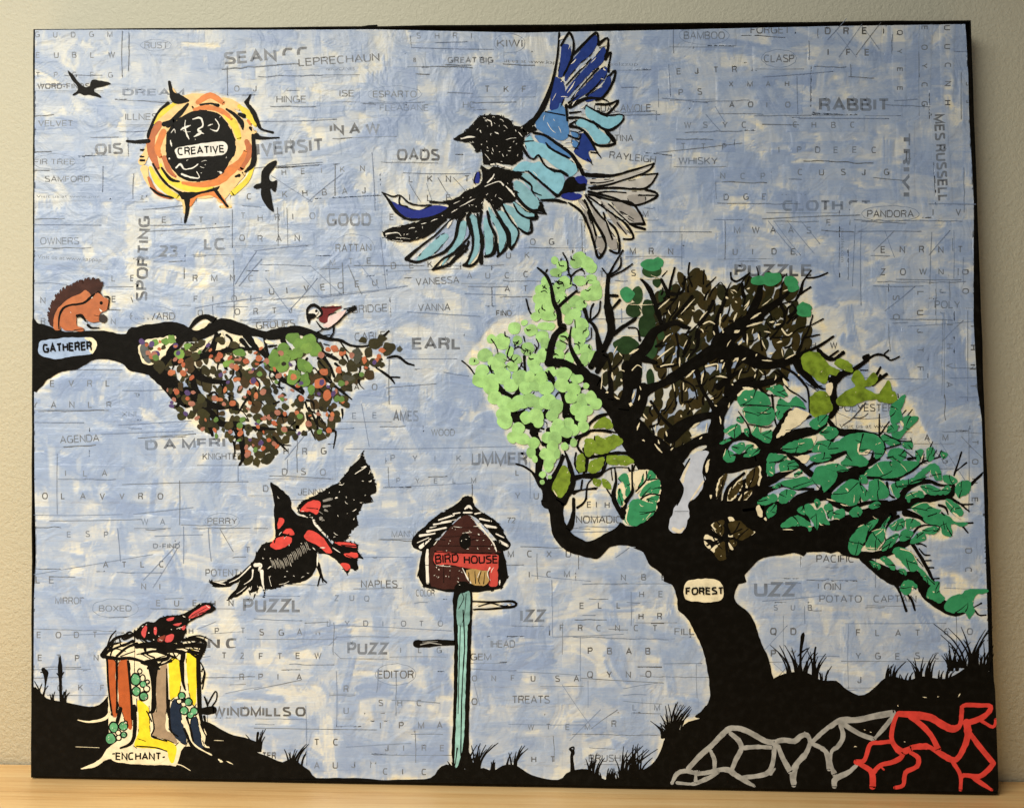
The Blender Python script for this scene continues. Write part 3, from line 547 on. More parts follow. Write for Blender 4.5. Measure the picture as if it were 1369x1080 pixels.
M = 'painted_squirrel'
_t = conv('k', '165 400 160 330 180 260 220 190 280 130 350 100 400 75 460 60 540 60 575 90 560 130 520 150 500 180 460 180 400 190 340 220 280 260 240 310 220 370 210 430 180 430', 2)
SHAPES.append(dict(m=M, p='tail', c=(64, 34, 24), pts=_t, st=False, own=False, var=0.3))
for k in range(len(_t) - 9):
    for z in range(3):
        a = _t[k] + (_t[k + 1] - _t[k]) * ((z + _rs.random()) / 3)
        d = a - np.array([118, 432.0]); d = d / np.linalg.norm(d); tg = np.array([-d[1], d[0]])
        l = _rs.choice([1.2, 2, 2.6, 3.6])
        SHAPES.append(dict(m=M, p='tail', c=(64, 34, 24), pts=np.array([[*(a - d * 4), 5.0], [*(a + d * l * .4), 3.2], [*(a + d * l + tg * _rs.uniform(.5, 2.5)), 1.4]]), st=True, own=False, var=0.3))
L(M, 'tail', (64, 34, 24), 'k', '470 110 90 530 90 70 578 96 26', '540 120 50 572 118 20')
P(M, 'tail_inner', (190, 108, 56), 'k', '455 140 495 190 420 245 330 255 280 285 255 340 245 400 245 458 198 448 200 350 245 268 330 200 420 165')
P(M, 'body', (182, 100, 50), 'k', '250 320 300 270 400 260 460 240 500 200 540 160 560 165 600 195 630 210 635 260 620 300 580 320 560 350 590 385 530 395 470 385 430 350 380 350 380 420 430 440 430 465 360 465 310 465 255 440 240 390')
L(M, 'ink_line', BLACK, 'k', '240 450 10 238 380 16 262 300 20 320 262 16 430 245 18 490 200 22 525 172 12', '540 165 6 555 150 10 580 175 6', '385 345 24 420 345 26 450 385 14', '600 190 8 635 195 14 640 225 8 630 290 10', '520 340 4 560 350 5', '470 420 20 500 440 14 560 440 8', '360 460 5 440 450 6')
O(M, 'eye', BLACK, 'k', (577, 243, 13, 15))
O(M, 'nut', (58, 52, 50), 'k', (590, 368, 32, 34))
L(M, 'highlight', WHITE, 'k', '565 290 10 585 308 14', '500 205 8 510 195 6', '330 318 4 336 320 4')

M = 'painted_sparrow'
P(M, 'face', WHITE, 'm', '320 170 350 140 390 155 380 190 340 178')
P(M, 'wing', (112, 34, 36), 'm', '420 130 480 120 580 120 520 165 480 190 470 240 430 255 400 220 420 180')
P(M, 'belly', (238, 212, 208), 'm', '480 200 560 170 620 150 580 210 520 262 470 292 430 270 470 245')
L(M, 'ink_line', BLACK, 'm', '305 190 14 310 140 18 350 108 24 400 130 24 425 180 20 385 215 8', '420 125 10 500 130 8 580 118 8', '630 155 16 690 130 26', '600 140 8 690 125 14', '690 140 20 620 180 12 560 240 14 520 270 12 470 300 12 420 290 14 380 240 10', '520 270 14 515 330 14 490 370 14', '440 300 12 380 332 12', '480 190 8 540 170 6')
P(M, 'beak', BLACK, 'm', '300 190 350 172 382 200 335 225 318 260 308 235')
O(M, 'eye', BLACK, 'm', (380, 157, 11))

# ---- the big tree
M = 'painted_tree'
_crown = [np.array(z, float) for z in ([(715, 395), (735, 342), (770, 335), (800, 350), (812, 400), (830, 330), (880, 345), (905, 350), (940, 352), (985, 365), (1050, 362), (1085, 370), (1080, 410), (1095, 430), (1120, 465), (1150, 480), (1195, 510), (1210, 545), (1225, 560), (1240, 590), (1275, 610), (1295, 640), (1290, 690), (1255, 720), (1250, 760), (1290, 775), (1312, 800), (1260, 810), (1230, 790), (1200, 760), (1120, 735), (900, 735), (800, 740), (740, 700), (735, 640), (680, 590), (660, 540), (622, 480), (665, 430), (712, 425)],)]
HALO_REGIONS += _crown
# dark olive leaves behind the branches
_ol = np.array([(880, 395), (905, 378), (932, 368), (958, 392), (1000, 378), (1045, 372), (1064, 392), (1062, 420), (1078, 442), (1080, 478), (1050, 500), (1000, 512), (965, 545), (930, 560), (905, 606), (880, 612), (852, 590), (858, 555), (880, 520), (884, 500), (870, 470), (880, 440), (876, 420)], float)
_ol2 = np.array([(806, 470), (840, 470), (842, 540), (822, 540), (804, 500)], float)
_ol3 = np.array([(975, 495), (1045, 495), (1050, 512), (1010, 520), (965, 520)], float)
_pl = []
_tries = 0
while len(_pl) < 185 and _tries < 12000:
    _tries += 1
    x, y = _rs.uniform(800, 1085), _rs.uniform(365, 615)
    if not (inside(_ol, x, y) or inside(_ol2, x, y) or inside(_ol3, x, y)): continue
    if any(((x - a) * 1.0) ** 2 + ((y - b) * 0.75) ** 2 < 10.6 ** 2 for a, b in _pl): continue
    _pl.append((x, y))
    DABS.append((M + '|under', _rs.choice([(52, 46, 22), (46, 42, 18), (42, 42, 22), (58, 49, 22)]), x, y, _rs.uniform(5.4, 7.6), _rs.uniform(9, 14), _rs.uniform(0.1, 0.75) if _rs.random() < .75 else _rs.uniform(-.4, .2)))
for k in range(95):
    while True:
        x, y = _rs.uniform(800, 1085), _rs.uniform(365, 615)
        if inside(_ol, x, y) or inside(_ol3, x, y): break
    a = _rs.gauss(-1.05, .35); l = _rs.uniform(9, 24); c_ = _rs.gauss(0, .35)
    SHAPES.append(dict(m=M, p='twig', c=BLACK, st=True, own=False, var=.18, pts=np.array([[x, y, _rs.uniform(2, 3.4)], [x + l * .5 * math.cos(a + c_), y + l * .5 * math.sin(a + c_), _rs.uniform(1.6, 2.8)], [x + l * math.cos(a), y + l * math.sin(a), 1.1]])))
DG = (40, 66, 34)
for q in ('340 790 100 75 0', '510 620 72 95 .2', '400 510 60 60 0', '545 820 48 90 .2', '430 390 45 70 0', '520 500 55 80 0', '630 400 32 58 0', '430 1030 40 80 .3', '535 1050 34 72 0', '550 195 82 55 0', '620 710 30 40 0', '480 690 40 35 0', '590 290 34 40 0', '700 330.0 10 20 0'):
    z = [float(v) for v in q.split()]
    DABS.append((M + '|under', _rs.choice([DG, (46, 76, 42), (36, 58, 30)]), z[0] / 6 + 780, z[1] / 6 + 330, z[2] / 6, z[3] / 6, z[4]))
EM = (58, 146, 92)
for tl, lst in (('r', '540 140 85 50 350 385 58 60 590 135 50 45'), ('t', '330 210 70 42 430 200 85 48 580 220 58 50 600 272 46 30 690 435 62 50 690 470 60 40 400 175 40 30')):
    z = [float(v) for v in lst.split()]
    ox, oy, kk = TILE[tl]
    for k in range(0, len(z), 4): DABS.append((M + '|over', EM, z[k] / 6 + ox, z[k + 1] / 6 + oy, z[k + 2] / 6, z[k + 3] / 6, 0))
LIME = [(170, 220, 136), (174, 224, 140), (166, 216, 130), (172, 220, 136), (154, 200, 124)]
for tl, lst in (('p', '790 110 30 30 850 160 45 45 990 90 55 45 1040 130 55 50 1080 170 45 45 960 130 45 45 800 210 45 35 870 290 55 50 820 340 50 55 840 410 45 50 990 270 50 40 1080 260 40 40 720 290 40 45 690 350 60 45 720 420 60 50 670 420 50 45 740 500 45 45 680 490 50 50 1040 390 45 45 1110 370 60 65 960 440 60 45 1000 470 45 40 880 500 40 45 950 540 48 42 900 580 35 45 1000 620 60 50 960 690 40 50 1020 690 45 45 990 750 45 40 860 715 38 34 840 790 42 45 820 860 45 45 910 890 35 45 980 820 40 40 1040 830 45 50 1030 900 40 55 1100 890 42 55 740 560 60 35 710 640 60 32 640 560 40 35 545 610 28 22 465 655 52 45 600 670 52 48 690 720 50 50 720 780 45 50 490 750 38 38 570 820 52 52 370 760 60 60 280 740 35 35 230 870 60 50 140 920 40 30 350 900 55 45 290 920 40 40 210 990 55 45 340 970 55 50 190 1050 60 50 620 920 50 60 690 870 45 55 640 980 50 40 595 1040 42 45 690 1050 45 55 760 1005 48 42 870 1020 55 55 480 900 45 35 450 960 45 40 430 840 30 40 500 1040 50 45 960 1050 45 40 1120 300 30 30 780 560 25 30 760 640 30 30 340 1050 50 40 270 1060 45 40'),
                ('q', '860 60 62 55 850 150 55 55 200 120 65 50 280 170 60 60 370 80 60 60 440 150 60 50 520 90 60 60 560 170 55 50 640 150 55 50 720 170 60 55 310 250 55 55 390 290 60 55 520 280 70 50 460 320 55 40 590 270 55 50 660 300 55 55 730 280 60 60 800 320 55 55 380 380 55 50 390 440 60 60 560 410 45 50 640 400 60 60 660 450 40 40 770 390 50 45 495 495 50 45 450 570 40 45 530 580 60 45 620 610 45 45 600 690 35 40 630 740 20 30 900 460 45 50 930 510 55 45 820 470 50 50 800 510 45 50 880 530 50 40 730 570 45 45 790 580 50 50 770 640 45 45 720 700 48 45 760 720 45 60 740 790 40 55 810 700 25 40 870 640 30 30 940 610 26 34 690 865 26 26 690 925 20 20 750 885 16 16 940 180 55 45 920 250 50 45 1010 270 45 55 1080 250 40 55 1120 300 45 45 960 340 45 50 1000 400 45 50 1040 350 55 40 1020 480 40 45 970 100 45 35 1040 155 24 24 590 80 40 45 680 90 45 50')):
    z = [float(v) for v in lst.split()]
    ox, oy, kk = TILE[tl]
    for k in range(0, len(z), 4): DABS.append((M + ('|under' if tl == 'p' else '|over'), _rs.choice(LIME), z[k] / 6 + ox, z[k + 1] / 6 + oy, z[k + 2] / 5.65, z[k + 3] / 5.65, _rs.uniform(-.3, .3)))

# trunk, limbs and twigs
P(M, 'trunk', BLACK, 'A', '60 115 120 130 200 190 270 280 340 300 400 400 470 380 440 470 445 560 470 620 510 680 560 710 640 742 720 710 790 670 860 630 900 590 960 620 1060 600 1180 480 1210 370 1190 240 1100 160 980 100 980 0 1368 0 1368 420 1310 490 1290 600 1290 650 1330 680 1368 680 1368 1080 1300 1080 1250 1030 1200 980 1130 930 1100 860 1060 800 980 780 900 770 820 785 780 820 710 880 640 870 560 850 470 820 400 760 350 680 335 580 320 480 290 360 230 260 190 200 130 145')
P(M, 'trunk', BLACK, 'B', '0 560 280 540 600 480 1000 420 1368 470 1368 832 1270 832 1100 850 1000 880 930 940 870 1010 840 1080 280 1080 220 1010 150 950 100 900 60 800 0 790')
P(M, 'trunk', BLACK, 'D', '120 30 160 100 240 160 280 220 300 280 305 340 350 380 400 470 440 560 465 680 475 770 470 830 430 880 430 920 900 920 815 710 790 600 750 520 720 420 680 350 620 300 605 260 640 180 700 110 760 60 900 40 900 0 120 0')
P(M, 'trunk', BLACK, 'B', '280 600 330 440 400 420 560 250 610 300 640 430 1000 300 1060 420 1060 620')
L(M, 'branch', BLACK, 'C', '0 600 300 150 620 280 300 610 230 450 610 200 600 605 200 800 600 200 950 590 220 1080 570 230 1200 480 160 1368 390 120', '300 560 160 420 480 120 560 380 100 660 290 100 760 260 100 880 260 70 1000 340 50 1060 370 40', '840 240 100 920 160 80 1040 80 80 1180 50 60', '1060 110 40 1150 180 24 1210 260 16', '260 200 200 280 350 180', '330 230 100 420 200 40 520 170 30 640 200 24 760 200 20', '460 420 20 480 330 14', '700 400 12 740 500 14 770 530 12', '860 330 14 880 430 14', '300 430 120 400 440 60')
L(M, 'branch', BLACK, 's', '0 50 90 100 180 110 210 300 130 320 400 200 440 600 260 600 760 320 690 900 290 680 1080 250', '350 0 100 360 150 80 340 260 90 330 350 100', '480 180 100 450 300 100 400 400 100', '480 200 100 600 150 60 740 90 60 850 20 50', '210 50 40 220 180 40 220 260 50', '540 280 24 620 400 24 700 480 30 760 540 40', '700 560 120 820 460 90 960 400 60 1080 380 50 1130 280 40 1200 180 80 1290 120 60 1368 100 40',
  '900 30 40 950 180 30 1010 280 30 1060 350 60', '780 100 20 880 160 12 910 260 14', '790 130 12 790 280 16', '730 140 12 740 300 12', '1080 380 100 1060 550 130 1040 700 110 1060 850 130 1020 1000 140', '760 720 120 850 640 80 960 580 80 1050 560 80', '1080 640 60 1180 590 40 1290 570 40 1368 600 30', '1060 830 120 1200 770 90 1368 720 90', '30 480 20 110 400 20 200 380 20', '0 525 20 160 510 16 260 530 12')
P(M, 'trunk', BLACK, 's', '240 380 420 380 440 560 560 640 700 700 760 640 1000 560 1100 500 1100 1080 780 1080 790 1000 760 930 840 750 1000 640 900 650 760 800 640 1080 400 770 320 600 240 500')
L(M, 'branch', BLACK, 'r', '200 230 36 190 330 34 190 450 50 210 560 70 220 680 60 160 830 50 110 960 40', '150 175 12 200 240 14', '200 230 20 260 120 14 315 30 12', '210 230 16 290 170 14 300 90 14', '220 240 16 320 190 14 390 140 12', '200 390 24 270 395 24', '220 510 20 290 430 24', '55 580 16 60 500 16 80 460 16', '60 590 16 120 530 14 135 440 14', '40 590 20 100 650 20 110 760 30 140 840 60', '10 500 24 40 600 20',
  '240 700 40 320 640 30 400 590 30 420 570 16', '360 650 14 430 660 12 450 750 24', '400 1080 120 420 900 110 500 800 90 560 690 70 650 640 50 740 610 40 800 640 40 850 650 20', '460 260 20 520 330 40 560 420 40 600 540 40 620 620 30', '620 260 20 660 340 30 680 400 24', '630 240 10 670 195 8', '680 390 20 700 280 20 730 170 14', '700 380 30 760 380 24 800 340 20 810 240 16', '850 130 12 840 220 14 870 320 14', '965 190 12 960 300 14', '720 580 24 800 480 20 870 400 24',
  '930 620 40 990 540 30 1040 440 30', '1010 400 16 1040 340 12 1090 290 8', '700 1060 80 820 980 90 960 890 100 1100 800 120 1200 700 110 1368 560 80', '1060 700 60 1060 600 30 1110 480 30 1150 380 20', '590 960 20 700 960 16 760 940 16', '740 700 20 760 800 16 750 920 20', '920 680 30 910 800 24 850 880 14', '860 720 14 800 850 20', '580 800 20 640 760 16 690 700 14', '920 1000 30 930 1080 30', '1180 210 10 1185 260 14 1220 275 14', '1280 270 12 1330 210 12', '200 900 20 220 1000 24 210 1080 20', '240 980 16 300 920 10 320 870 10', '480 900 60 580 930 30', '120 860 60 60 960 50')
L(M, 'branch', BLACK, 't', '0 720 130 120 600 90 280 500 70 420 420 50 500 360 40 580 290 16', '280 560 30 350 500 24 480 410 14 600 380 10', '40 780 140 160 780 120 300 850 120 450 880 80 580 850 60 680 790 30 800 740 24 920 660 20', '600 840 60 680 960 40 780 1060 30', '100 150 14 105 190 14 145 220 16 240 160 14', '340 230 30 320 350 60 250 480 60', '500 280 20 500 400 24 530 470 24 520 560 20 440 600 14 380 540 10', '620 370 20 660 300 24 680 220 16 745 130 10', '640 330 20 740 265 16', '700 190 14 790 185 14 875 150 12', '570 500 30 620 450 20 590 400 12',
  '440 670 16 560 660 10 640 600 8 740 570 10 840 520 12', '755 490 12 720 610 12 680 680 16 660 740 20 620 820 30', '690 670 14 810 645 12', '800 770 30 870 830 40 930 840 30 1000 790 30', '880 830 16 960 775 14', '1060 930 20 1190 850 20 1280 800 16 1368 830 12', '1330 800 10 1368 770 10', '930 1010 40 1000 960 20 1080 930 20', '1260 970 16 1300 905 12', '1240 1050 20 1350 960 20', '1140 930 10 1200 930 8', '30 860 30 80 900 40 80 1000 30', '0 1060 60 100 980 40 200 920 14', '170 840 16 120 960 12', '480 930 16 560 1010 20', '190 240 24 200 340 24', '200 560 16 220 700 20', '330 620 12 350 770 16')
L(M, 'branch', BLACK, 'u', '0 730 120 100 650 50 200 610 50 300 640 70 370 700 90', '0 850 150 150 830 140 330 780 130 400 720 110 540 640 90 680 590 80 800 570 50 860 520 30', '400 700 80 480 560 50 540 450 40 580 410 24', '370 720 90 360 880 70 350 1000 80', '350 1000 90 480 940 60 600 880 40 660 860 20', '420 740 30 520 740 40 640 760 40 740 740 20 900 730 12', '560 770 30 660 850 50 740 920 50 800 940 20', '700 890 24 760 840 24 900 800 30 1040 740 20', '430 650 30 640 510 16 740 460 20', '880 490 30 940 560 40 1000 590 60 1100 590 30',
  '930 200 50 910 300 40 940 380 40 900 450 24 870 460 14', '920 200 60 1000 130 30 1060 110 24 1130 60 24 1200 10 20', '840 120 16 900 170 30', '650 30 60 720 120 30 800 220 20 860 240 8', '500 60 16 600 110 20 680 190 20 720 260 16 730 430 14', '520 170 16 560 240 14 640 290 12 700 340 14', '330 230 30 400 290 12 540 290 10', '430 290 20 450 480 14 480 560 10', '0 430 120 80 320 90 200 210 80 330 200 60 500 160 40', '90 0 30 80 150 40 60 300 40', '450 100 14 510 140 20', '370 100 14 380 170 14', '300 120 10 270 180 10', '1060 930 80 900 960 80 860 1040 90', '1090 920 40 1130 1000 24 1190 1060 20', '1210 850 24 1290 800 20', '1190 950 20 1368 955 20', '1300 130 20 1240 210 16', '1260 140 16 1300 70 12', '1340 120 14 1260 180 14', '600 410 10 620 440 8 660 470 6', '720 210 6 830 215 6', '780 200 5 800 250 5', '700 190 6 800 260 6')
L(M, 'branch', (70, 70, 72), 'u', '1180 350 10 1080 470 8 1000 530 6', '1080 470 6 1150 470 6 1200 435 6')
L(M, 'branch', BLACK, 'v', '20 200 40 100 170 30 180 140 20 280 70 20 350 30 16 420 30 14 480 70 12 550 40 12', '430 20 12 460 -10 10', '270 50 40 300 30 24', '360 200 20 400 125 14', '340 270 14 400 220 20 455 185 14', '10 230 60 30 380 50 40 450 50 0 520 40', '0 700 60 60 650 40 200 640 40 300 650 20 390 670 16', '390 670 14 390 500 8', '400 660 12 470 560 8', '390 680 14 430 740 14 430 800 16 360 860 40 260 920 50 120 980 70 0 1040 90', '0 850 60 60 830 40 150 795 14', '330 870 30 340 800 10', '540 1030 30 420 1010 40 290 1010 20', '550 1010 20 660 950 20 730 890 16 820 860 12 920 830 8', '730 900 10 750 820 6', '800 760 12 820 720 6', '990 990 14 1010 930 14 1050 805 12', '990 970 10 1090 890 12', '1130 1070 12 1215 985 10', '620 510 10 655 465 8', '570 510 8 605 470 8', '540 340 8 545 370 8')
L(M, 'branch', BLACK, 'w', '0 520 260 150 430 180 300 350 110 450 290 100 600 260 90 750 230 60 900 190 40 980 140 30 980 90 20', '100 640 60 250 670 60 420 660 60 560 590 70 620 560 60', '250 690 50 350 760 80 450 820 110 560 860 120 700 850 100 740 920 90 780 1000 80 880 1050 70 940 1060 40', '640 560 40 700 650 24 760 750 30 810 850 24 830 890 16', '810 860 12 870 855 10', '770 770 12 825 770 12', '730 715 10 805 712 10', '710 620 12 750 665 12 795 670 10', '690 580 16 730 580 12 765 600 10', '640 520 20 700 450 16 760 430 12 860 435 10 870 460 10', '600 330 60 700 360 36 780 410 24 860 425 10', '960 210 24 1040 260 16 1080 265 14 1140 262 12', '1050 270 14 1110 320 10', '1040 415 12 1140 412 14', '1045 425 14 1100 490 14', '980 140 40 960 190 50 850 200 70 760 220 70', '560 220 60 600 150 50 680 100 40 790 80 34 880 110 20 990 110 14', '870 270 24 920 290 20 940 340 12', '450 90 20 470 180 16 510 210 16', '170 290 40 300 250 30 450 240 24', '230 170 14 240 260 14', '200 70 40 240 20 30', '0 250 40 100 290 40 200 310 40', '1110 110 14 1220 10 12', '280 420 16 300 480 12 290 560 14 250 600 10', '380 400 20 300 510 16 250 600 14', '540 360 30 470 410 20 430 500 10 440 560 8 390 620 8')
L(M, 'branch', BLACK, 'G', '760 20 80 800 120 60 900 200 50 1000 245 30 1090 220 14', '520 0 30 560 80 20 605 215 20', '610 80 16 650 130 20 675 210 16', '1145 190 14 1210 155 12', '1160 215 14 1190 250 14 1245 250 12')
L(M, 'branch', BLACK, 'p', '650 170 14 720 230 26 760 320 26 780 440 34 820 520 44 830 620 40 860 650 60 800 700 50 760 800 56 740 930 60', '720 200 14 730 185 12', '820 480 24 900 410 24 970 350 12', '855 50 12 890 120 14 900 210 14 920 250 14 915 300 12', '920 240 14 960 200 14 1010 175 10', '740 930 70 850 930 60 950 980 70 1060 1040 80 1140 1080 80', '920 640 10 910 780 24 950 880 40 1000 960 50', '830 750 8 890 780 10', '870 860 10 900 820 8', '740 1000 16 780 1060 24', '1020 500 20 1050 580 20 1100 630 30 1130 700 30 1150 820 60', '1130 1000 40 1190 880 60',
  '560 420 10 580 500 14 600 540 12', '45 915 12 100 960 12 145 1020 14', '280 740 10 320 800 8 335 860 8', '430 800 10 410 880 12 460 915 10 490 890 6', '545 880 24 550 1000 20', '490 1000 8 530 930 8', '255 955 10 285 1010 14', '640 740 8 660 790 8 630 850 10', '540 720 12 550 760 10', '1040 760 8 1080 730 10 1080 650 8', '950 590 8 955 650 8', '935 30 8 930 50 6')
L(M + '|first', 'branch', BLACK, 'q', '720 50 20 790 140 30 850 210 40 880 300 60 870 400 40 900 400 30', '850 200 30 920 130 24', '880 340 40 940 400 40 970 470 30', '970 200 14 1020 170 24', '950 250 20 960 310 14', '320 140 40 360 190 50 400 220 30', '400 210 20 460 250 50 500 190 30 500 140 8', '420 350 40 480 400 80 540 360 30', '470 420 60 560 460 80 640 480 60 620 530 70 660 580 20 690 620 14', '700 620 40 720 600 60 740 650 40', '640 660 50 670 740 60 660 850 50 700 920 70 740 1010 100 740 1080 110', '720 350 30 700 400 30 740 410 14', '740 510 50 770 510 30', '860 570 70 900 590 70')
L(M, 'branch', BLACK, 'q', '640 660 30 665 740 50 655 850 46 690 920 60 735 1010 90 740 1080 110', '480 780 14 560 810 16 620 860 24 680 950 50', '860 720 24 820 820 26 780 900 40 740 960 50', '960 570 30 1040 540 30 1100 510 20 1240 530 14', '1040 500 24 1100 430 24 1230 375 16', '1000 560 14 970 640 20 1040 740 24 1020 860 20', '880 700 14 920 800 20 940 920 30 910 1000 50 860 1060 40', '920 900 50 1040 870 30 1160 850 20 1180 780 20 1200 720 20', '1020 710 30 1120 720 24 1240 700 30 1368 690 20', '1110 560 12 1100 640 12 1080 710 14', '920 1010 30 1000 990 14 1120 980 14', '1040 1060 16 1050 950 12 1090 900 12', '720 360 14 710 400 12 745 410 8', '640 480 24 700 500 16', '440 390 20 490 400 50 540 365 16', '340 160 24 380 210 24', '450 250 26 490 200 18 498 140 6', '560 470 40 620 500 40 640 540 36')
L(M, 'branch', BLACK, 'A', '450 20 14 480 120 20 500 200 24 520 260 40 480 330 60 420 420 90', '540 30 14 530 120 16 560 190 16', '600 0 24 630 70 24 620 180 20', '790 50 20 780 130 16 720 220 24 560 220 30 520 250 40', '640 70 20 760 50 20 880 30 24 980 50 16', '520 360 16 580 330 12 710 310 10', '590 250 14 580 320 14', '520 400 24 520 500 30 500 600 50 480 640 50', '625 350 14 610 420 16 550 470 20', '740 200 14 830 150 12 960 150 8', '850 150 12 860 260 20 840 380 40 880 480 40 920 520 60', '820 150 8 830 250 8', '880 280 10 920 360 14 960 400 14', '960 150 14 990 240 16 990 340 24 930 430 40 920 540 50', '1010 130 12 990 200 12', '1060 150 10 1020 230 8', '350 230 30 400 140 24 430 50 20', '320 290 60 340 240 40', '760 280 8 810 360 14 850 420 16')
P(M, 'gap', CREAM, 'A', '880 300 940 210 1000 180 1000 320 960 400 910 470 860 380', '1010 190 1120 165 1180 220 1190 250 1060 330 1020 340', '1040 380 1100 290 1210 250 1210 400 1180 430 1100 430', '940 560 960 450 1020 400 1180 430 1175 500 1100 580 1010 612 950 600', own=True)
P(M, 'gap', CREAM, 'u', '470 630 510 540 560 430 600 400 640 400 730 440 640 530 560 580', '640 780 720 765 730 790 690 840', '740 620 790 620 760 690', '860 200 920 200 900 290 870 270', own=True)
P(M, 'gap', CREAM, 'B', '545 720 560 685 605 700 665 732 640 748 590 722', '546 732 600 782 585 798 556 772', '598 625 625 588 640 618 664 662 640 672', '738 548 770 545 792 572 760 588', '800 578 855 592 842 606', '650 645 702 622 694 692 668 682', '742 745 782 800 766 808 748 782', '738 690 792 688 782 706 744 704', '895 660 955 662 920 694', '598 802 690 748 645 832 608 816', '650 400 640 320 672 230 735 200 690 260 660 340', '720 400 725 350 800 270 890 165 850 250 840 330 770 408', '880 290 990 130 1000 270 980 290 975 200 910 300', '820 412 860 350 930 340 890 400', '590 370 610 370 600 400', '560 130 590 80 575 180 560 185', '960 482 985 446 1008 490 1014 540 990 542', '1024 560 1040 545 1048 575', own=True)
P(M, 'trunk_window', (196, 204, 218), 'B', '490 20 560 10 585 40 550 110 535 190 550 250 520 330 440 420 420 470 430 530 400 620 370 675 310 675 265 630 290 510 330 440 360 370 370 310 345 250 380 170 430 90', var=0.12, own=True)
L(M, 'highlight', (232, 222, 196), 'B', '370 260 30 390 190 24 430 110 14', '300 640 30 350 660 30 385 630 14', '540 260 16 480 350 14 440 410 10')
P(M, 'leaf', (62, 52, 24), 'B', '620 600 700 570 700 610 650 640', '745 600 830 580 890 630 940 665 860 725 790 700', '630 830 690 745 735 770 728 860 680 890', '750 730 810 740 785 785', '640 650 700 620 700 680 670 690', '680 240 730 210 690 330 650 390', '740 370 800 290 850 250 830 330 760 400', '890 210 980 150 970 270 900 300', '830 410 900 340 930 340 880 400', own=True, var=0.35)
L(M, 'branch', BLACK, 'B', '340 240 10 375 310 16 365 380 12 330 450 10', '590 30 10 545 130 14 540 200 10 552 260 8', '430 80 12 380 170 10 350 240 8', '650 580 10 690 640 8 650 690 6', '830 590 10 800 650 12 760 690 10', '900 640 8 840 690 10 800 740 8', '610 690 8 650 760 10 690 800 8', '780 700 8 800 760 8', '600 620 12 630 660 8', '700 250 10 680 330 12 640 400 8', '950 160 12 940 230 10 890 330 10', '800 250 14 760 330 10')
L(M, 'branch', BLACK, 'B', '725 560 24 725 700 30 730 860 20', '590 640 14 660 700 16 720 740 20', '570 770 14 690 720 20', '750 690 10 850 640 10', '710 425 40 740 310 30 865 195 24', '850 410 20 870 290 20', '310 500 4 420 500 4')
_lime = np.array([(715, 400), (740, 345), (775, 345), (795, 400), (790, 480), (800, 540), (760, 600), (735, 620), (690, 580), (665, 530), (632, 480), (670, 445), (712, 440)], float)
for k in range(120):
    while True:
        x, y = _rs.uniform(625, 805), _rs.uniform(340, 625)
        if inside(_lime, x, y): break
    a = _rs.uniform(0, 6.3); l = _rs.uniform(3, 12)
    SHAPES.append(dict(m=M + '|over', p='twig', c=BLACK, st=True, own=False, var=.18, pts=np.array([[x, y, 1.2], [x + l * .6 * math.cos(a), y + l * .6 * math.sin(a), _rs.uniform(1, 2.4)], [x + l * math.cos(a + .5), y + l * math.sin(a + .5), .6]])))
MOSS = (122, 148, 40)
P(M, 'leaf', MOSS, 't', '670 850 700 800 790 790 850 850 900 900 960 930 930 970 880 960 860 1030 800 1010 740 960 690 920', '930 880 980 840 1060 880 1070 940 1010 930', own=True, var=0.5)
P(M, 'leaf', MOSS, 'u', '740 320 790 270 860 270 900 350 910 410 850 440 800 470 745 430', '1070 170 1110 100 1160 130 1180 180 1240 110 1270 170 1240 210 1170 230 1230 260 1290 270 1340 180 1368 200 1368 330 1260 320 1140 340 1080 370 980 360 960 320 1020 260 1100 220', own=True, var=0.5)
P(M, 'leaf', MOSS, 's', '80 490 150 410 210 430 230 500 160 490', '10 600 60 580 90 610 80 700 20 710', '100 600 110 550 160 580 240 550 310 600 250 650 180 690 100 690', '40 840 60 760 160 730 150 800 100 850', '190 720 280 720 280 780 200 780', '285 720 350 720 400 760 340 790 290 780', '80 900 140 910 120 960 80 940', '150 900 200 920 220 980 160 960', own=True, var=0.4)
P(M, 'leaf', MOSS, 'A', '360 280 430 140 480 180 490 270 440 370 400 380 360 330', '550 60 600 50 610 150 580 190 545 150', own=True, var=0.4)
P(M, 'leaf', MOSS, 'v', '380 390 400 330 440 270 470 300 520 340 520 400 480 410', own=True, var=0.4)
SEA = (54, 146, 96)
P(M, 'leaf', SEA, 'A', '880 240 930 200 950 210 970 280 970 370 940 370 930 290', '870 350 890 320 920 390 910 450 880 430', '1050 280 1080 200 1080 270 1040 310', '1120 180 1150 180 1180 230 1120 250', '1060 350 1100 290 1200 250 1215 310 1190 360 1130 350 1070 380', '1110 400 1200 370 1180 430 1120 420', '940 560 970 450 1020 405 1110 430 1170 440 1170 500 1100 570 1020 610 960 600', own=True)
L(M, 'branch', BLACK, 'A', '1105 180 12 1100 250 14 1020 340 14', '1060 400 14 1130 360 12 1210 370 10', '990 130 14 990 240 16 990 340 24 940 420 34', '1100 250 10 1190 240 10')
